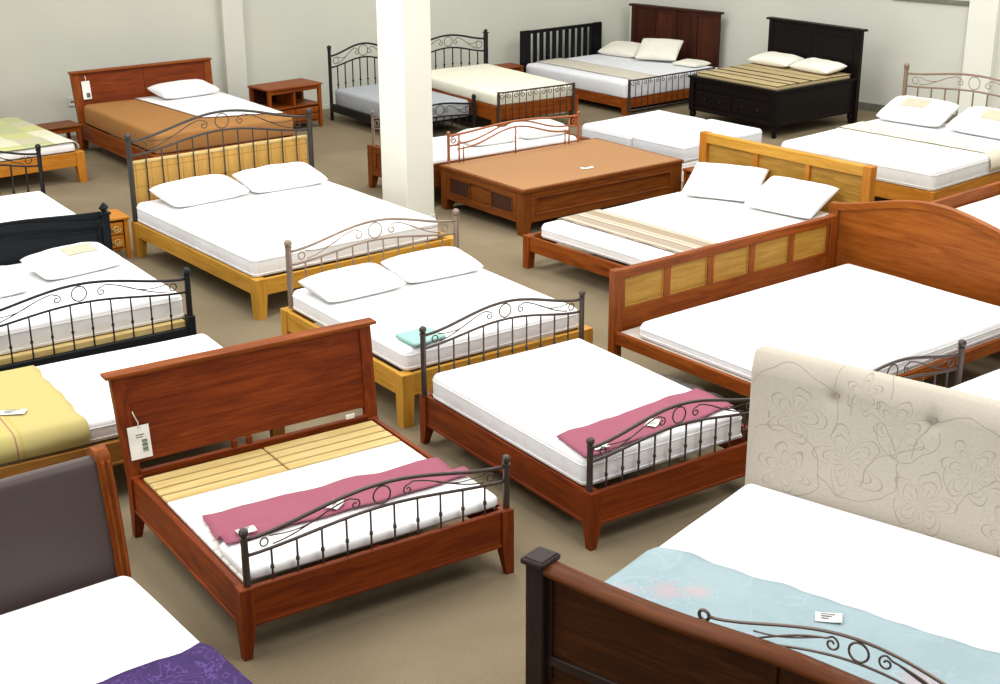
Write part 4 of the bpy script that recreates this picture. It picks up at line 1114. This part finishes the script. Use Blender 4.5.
# curved footboard
fx0, fx1, fy = -1.02, 1.42, -.93
def fz(x):
    t = (x-fx0)/(fx1-fx0); return .868+.024*abs(2*t-1)**3+.034*math.exp(-((t-.5)/.17)**2)-.03*math.sin(pi*t)
fb = None
N = 44; xa, xb = fx0+.09, fx1-.09
out = [(xa, .2), (xb, .2)] + [(xb-(xb-xa)*i/N, fz(xb-(xb-xa)*i/N)-.03) for i in range(N+1)]
fb = MB().prism(out, 'y', fy-.012, fy+.012).build('footboard_panel', wood('darkpanel', 'x'), r, 30)
m = MB(); rows = []
cs = [(-.05, -.035), (-.058, -.02), (-.055, -.006), (-.04, .004), (-.012, .010), (.02, .010), (.046, .002), (.055, -.014), (.05, -.035), (.02, -.045), (-.02, -.045)]
for i in range(N+1):
    x = xa-.01+(xb-xa+.02)*i/N; rows.append([(x, fy+a, fz(x)+b) for a, b in cs]+[(x, fy+cs[0][0], fz(x)+cs[0][1])])
m.sheet(rows); bmesh.ops.remove_doubles(m.bm, verts=m.bm.verts[:], dist=.0001); bmesh.ops.holes_fill(m.bm, edges=[e for e in m.bm.edges if e.is_boundary], sides=0)
m.build('curved_top_rail', wood('railbrown', 'x'), r, 50)
for x in (fx0+.045, fx1-.045):
    pz = .885; m = MB().box(x-.05, x+.05, fy-.06, fy+.06, 0, pz, .006)
    m.build('foot_post', wood('espresso', 'z'), r)
    m = MB().box(x-.068, x+.058, fy-.078, fy+.07, pz, pz+.03, .01, 2); m.hexa([(x-.055, fy-.065, pz+.03), (x+.05, fy-.065, pz+.03), (x+.05, fy+.06, pz+.03), (x-.055, fy+.06, pz+.03)], [(x-.05, fy-.06, pz+.036), (x+.045, fy-.06, pz+.036), (x+.045, fy+.055, pz+.036), (x-.05, fy+.055, pz+.036)])
    m.build('post_cap', wood('espresso', 'x'), r)
for x in (fx0+.10, (fx0+fx1)/2): MB().box(x-.02, x+.02, fy-.026, fy-.008, .3, fz(x)-.03, .004).build('footboard_stile', wood('espresso' if x < -.5 else 'darkpanel', 'z'), r)
MB().box(xa, xb, fy-.03, fy+.02, .38, .43, .005).build('lower_moulding', wood('espresso', 'x'), r)
# iron crest standing behind the curved rail
ix0, ix1, iy = -.19, 1.2, -.835
m = MB(); N = 34
def iz(t): return .85+.14*bump_s(t, .75)
m.tube([(ix0+.02+(ix1-ix0-.04)*i/N, iy, iz(i/N)) for i in range(N+1)], .0075)
m.tube([(ix0+.02+(ix1-ix0-.04)*i/N, iy, iz(i/N)-.085-.02*bump_s(i/N)) for i in range(N+1)], .006)
cr = m.build('iron_crest', M['oldiron2'], r, True)
def zp(nm, *a): MB().tube(*a).build(nm, M['oldiron2'], cr, True)
for x in (ix0, ix1):
    zp('end_ring', [(x+cos(a)*.024, iy, .85+sin(a)*.024) for a in [2*pi*k/18 for k in range(18)]], .008, 8, True)
    zp('post', [(x, iy, .815), (x, iy, .59)], .008)
for x in (.2, .505, .8): zp('bar', [(x, iy, .59), (x, iy, .78)], .007)
cxm = (ix0+ix1)/2
zp('centre_ring', [(cxm+cos(a)*.042, iy, iz(.5)-.055+sin(a)*.042) for a in [2*pi*k/22 for k in range(22)]], .0055, 6, True)
for s in (-1, 1):
    pts = [(cxm+s*(.5-.36*i/12), iy, iz(.5-s*(.5-.36*i/12)/1.3)-.075+.045*sin(pi*i/24)) for i in range(13)]
    pts += [(a, iy, b) for a, b in spiral(cxm+s*.115, iz(.5)-.06, .034, 1.2, pi/2, s)]
    zp('scroll', pts, .005, 6)
    zp('scroll', [(cxm+s*(.46-.3*i/10), iy, iz(.5-s*(.46-.3*i/10)/1.3)-.03-.02*sin(pi*i/10)) for i in range(11)], .0045, 6)
cloth(Z, [(xl-.035, .34), (xl-.028, .5), (xl-.015, .597), (xl+.05, .614), (xr-.05, .614), (xr+.015, .597), (xr+.03, .45)], -.76, -.03, M['blue'], 'throw', 'pale blue floral throw across the bed with beige headboard', 'throw', amp=.006, seed=23, edge=.04, ny=18, skew=.07)
paper(Z, .09, -.19, .632, 'white paper tag on the pale blue floral throw', .12, .085, 25)

# ================================================================== camera
f, pitch, roll, h = 1427.62432, .352518581, .00454850722, 4.03373763
cam = bpy.data.cameras.new('camera'); co = bpy.data.objects.new('camera', cam); COL.objects.link(co)
cam.sensor_width = 36; cam.sensor_fit = 'HORIZONTAL'; cam.lens = f/1000*36; cam.clip_end = 200
c, s = cos(pitch), sin(pitch)
r0, d0, f0 = Vector((1, 0, 0)), Vector((0, -s, -c)), Vector((0, c, -s))
rt = r0*cos(roll)+d0*sin(roll); dn = -r0*sin(roll)+d0*cos(roll)
mat = Matrix((rt, -dn, -f0)).transposed().to_4x4(); mat.translation = (0, 0, h); co.matrix_world = mat
S.camera = co

# ================================================================== light
w = bpy.data.worlds.new('world'); S.world = w; w.use_nodes = True
bg = w.node_tree.nodes['Background']; bg.inputs[0].default_value = (1.0, .985, .95, 1); bg.inputs[1].default_value = .40
def area(name, loc, rot, sx, sy, e, c=(1, .97, .92)):
    l = bpy.data.lights.new(name, 'AREA'); l.shape = 'RECTANGLE'; l.size = sx; l.size_y = sy; l.energy = e; l.color = c
    o = bpy.data.objects.new(name, l); COL.objects.link(o); o.location = loc; o.rotation_euler = rot; return o
for i, (x, y) in enumerate([(-4, 6), (3, 5), (-1, 11), (5, 11), (-6, 13), (0, 17), (6, 16)]):
    area('ceiling_lamp', (x, y, 6.2), (0, 0, R(35)), 3.2, 2.4, 205, (1, .985, .955))
area('left_fill_light', (-11, 3, 4), (R(68), 0, R(-75)), 6, 3, 300, (.92, .97, 1))  # unseen window-like area light, added to brighten from the left
vs = S.view_settings; vs.view_transform = 'Standard'; vs.look = 'None'; vs.exposure = .3; vs.gamma = 1; vs.use_curve_mapping = False
